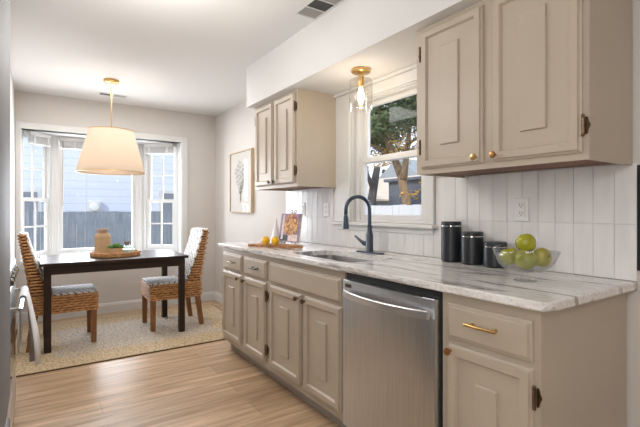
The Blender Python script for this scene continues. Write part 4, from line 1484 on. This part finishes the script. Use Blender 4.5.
MB().box(11.4, 14.4, 9.0, 12.45, 2.305, 2.42, .02, 1).build('roof', M['shed'], sd_)

def leaf_cloud(b, rnd, clusters, n, size, flat=.5):
    for k in range(n):
        c, r = clusters[rnd.randrange(len(clusters))]
        d = Vector((rnd.gauss(0, 1), rnd.gauss(0, 1), rnd.gauss(0, flat)))
        p = Vector(c) + d * r * .5
        u = Vector((rnd.uniform(-1, 1), rnd.uniform(-1, 1), rnd.uniform(-.6, .6))).normalized()
        v = u.cross(Vector((rnd.uniform(-1, 1), rnd.uniform(-1, 1), rnd.uniform(-1, 1)))).normalized()
        s = size * rnd.uniform(.6, 1.3)
        vs = [b.bm.verts.new(q) for q in (p - u * s, p + v * s * .45, p + u * s, p - v * s * .45)]
        b.bm.faces.new(vs)

Tx, Ty = 7.0, 6.75
t1 = thing('garden_tree', (Tx, Ty, GZ), 'forked tree with green and yellow leaves close outside the sink window', 'tree')
b = MB()
# trunk leans towards +Y as it rises and forks
def P3(dy, z, dx=0.0):
    return (Tx + dx - .7 * dy * 0, Ty + dy, z)
b.tube([P3(-.05, GZ + .001), P3(0, .6), P3(.12, 1.4), P3(.28, 2.0)], [.15, .12, .105, .10], 10)
b.tube([P3(.26, 1.95), P3(.50, 2.4), P3(.82, 3.0), P3(1.15, 3.8), P3(1.35, 4.8)], [.10, .08, .06, .04, .02], 8)
b.tube([P3(.22, 1.9), P3(.12, 2.4), P3(.02, 3.0), P3(-.2, 4.0), P3(-.3, 5.0)], [.10, .065, .045, .03, .015], 8)
b.tube([P3(.80, 2.95), P3(.5, 3.4, .2), P3(.2, 3.9, .3)], [.05, .035, .015], 6)
b.tube([P3(.55, 2.5), P3(1.0, 2.75, -.2), P3(1.5, 3.1, -.3)], [.04, .03, .012], 6)
b.tube([P3(.06, 2.7), P3(-.3, 2.9, .1), P3(-.7, 3.3, .1)], [.04, .03, .012], 6)
b.tube([P3(1.1, 3.7), P3(1.5, 3.95), P3(1.9, 4.3)], [.03, .02, .01], 6)
b.build('trunk', M['bark'], t1, smooth=True)
rnd = random.Random(21)
cl_ = []
for k in range(60):
    cl_.append(((Tx + rnd.uniform(-.9, 1.6), Ty + rnd.uniform(-1.4, 2.6), 2.9 + abs(rnd.gauss(0, .9))), .65))
b = MB()
leaf_cloud(b, rnd, cl_, 30000, .055, .22)
b.build('green_leaves', M['leafgreen'], t1)
cy_ = [((Tx + rnd.uniform(-.6, .9), Ty + rnd.uniform(-1.2, 2.2), rnd.uniform(2.45, 3.2)), .45) for k in range(14)]
cy_ += [((Tx + .3, Ty - .35, 1.75), .35), ((Tx + .2, Ty + .2, 1.55), .3)]
b = MB()
leaf_cloud(b, rnd, cy_, 900, .045, .35)
b.build('yellow_leaves', M['leafyellow'], t1)

t2 = thing('leaning_trunk', (9.7, 11.66, GZ), 'dark leaning bare trunk in front of the tan house', 'tree')
b = MB()
b.tube([(9.70, 11.66, GZ + .001), (9.86, 11.46, 1.2), (9.95, 11.38, 2.0), (10.05, 11.29, 2.75)], [.19, .17, .15, .12], 9)
b.tube([(9.94, 11.39, 1.95), (9.9, 11.55, 2.3), (9.88, 11.62, 2.5)], [.10, .08, .05], 8)
b.build('trunk', M['darkbark'], t2, smooth=True)

def conifer(x, y, h, r, label):
    root = thing('conifer_tree', (x, y, GZ), label, 'tree', 'distant conifers')
    MB().tube([(x, y, GZ + .001), (x, y, GZ + h * .9)], [.2, .04], 8).build('trunk', M['darkbark'], root)
    b = MB()
    rr = random.Random(int(x * 10 + y))
    for k in range(1400):
        f = rr.random() ** .8
        rad = r * (1 - f) * math.sqrt(rr.random()) + .05
        a = rr.uniform(0, 2 * PI)
        p = Vector((x + rad * math.cos(a), y + rad * math.sin(a), GZ + .9 + f * (h - .9) - rad * .25))
        u = Vector((math.cos(a), math.sin(a), -.35)).normalized()
        v = Vector((-math.sin(a), math.cos(a), rr.uniform(-.3, .3)))
        s = .28
        vs = [b.bm.verts.new(q) for q in (p - u * s * .4, p + v * s * .35, p + u * s, p - v * s * .35)]
        b.bm.faces.new(vs)
    b.build('needles', M['conifer'], root)
conifer(31.2, 36.9, 6.7, .95, 'dark conifer standing behind the leaning trunk')
conifer(32.6, 35.5, 6.2, .9, 'shorter dark conifer beside the taller one beyond the tan roof')
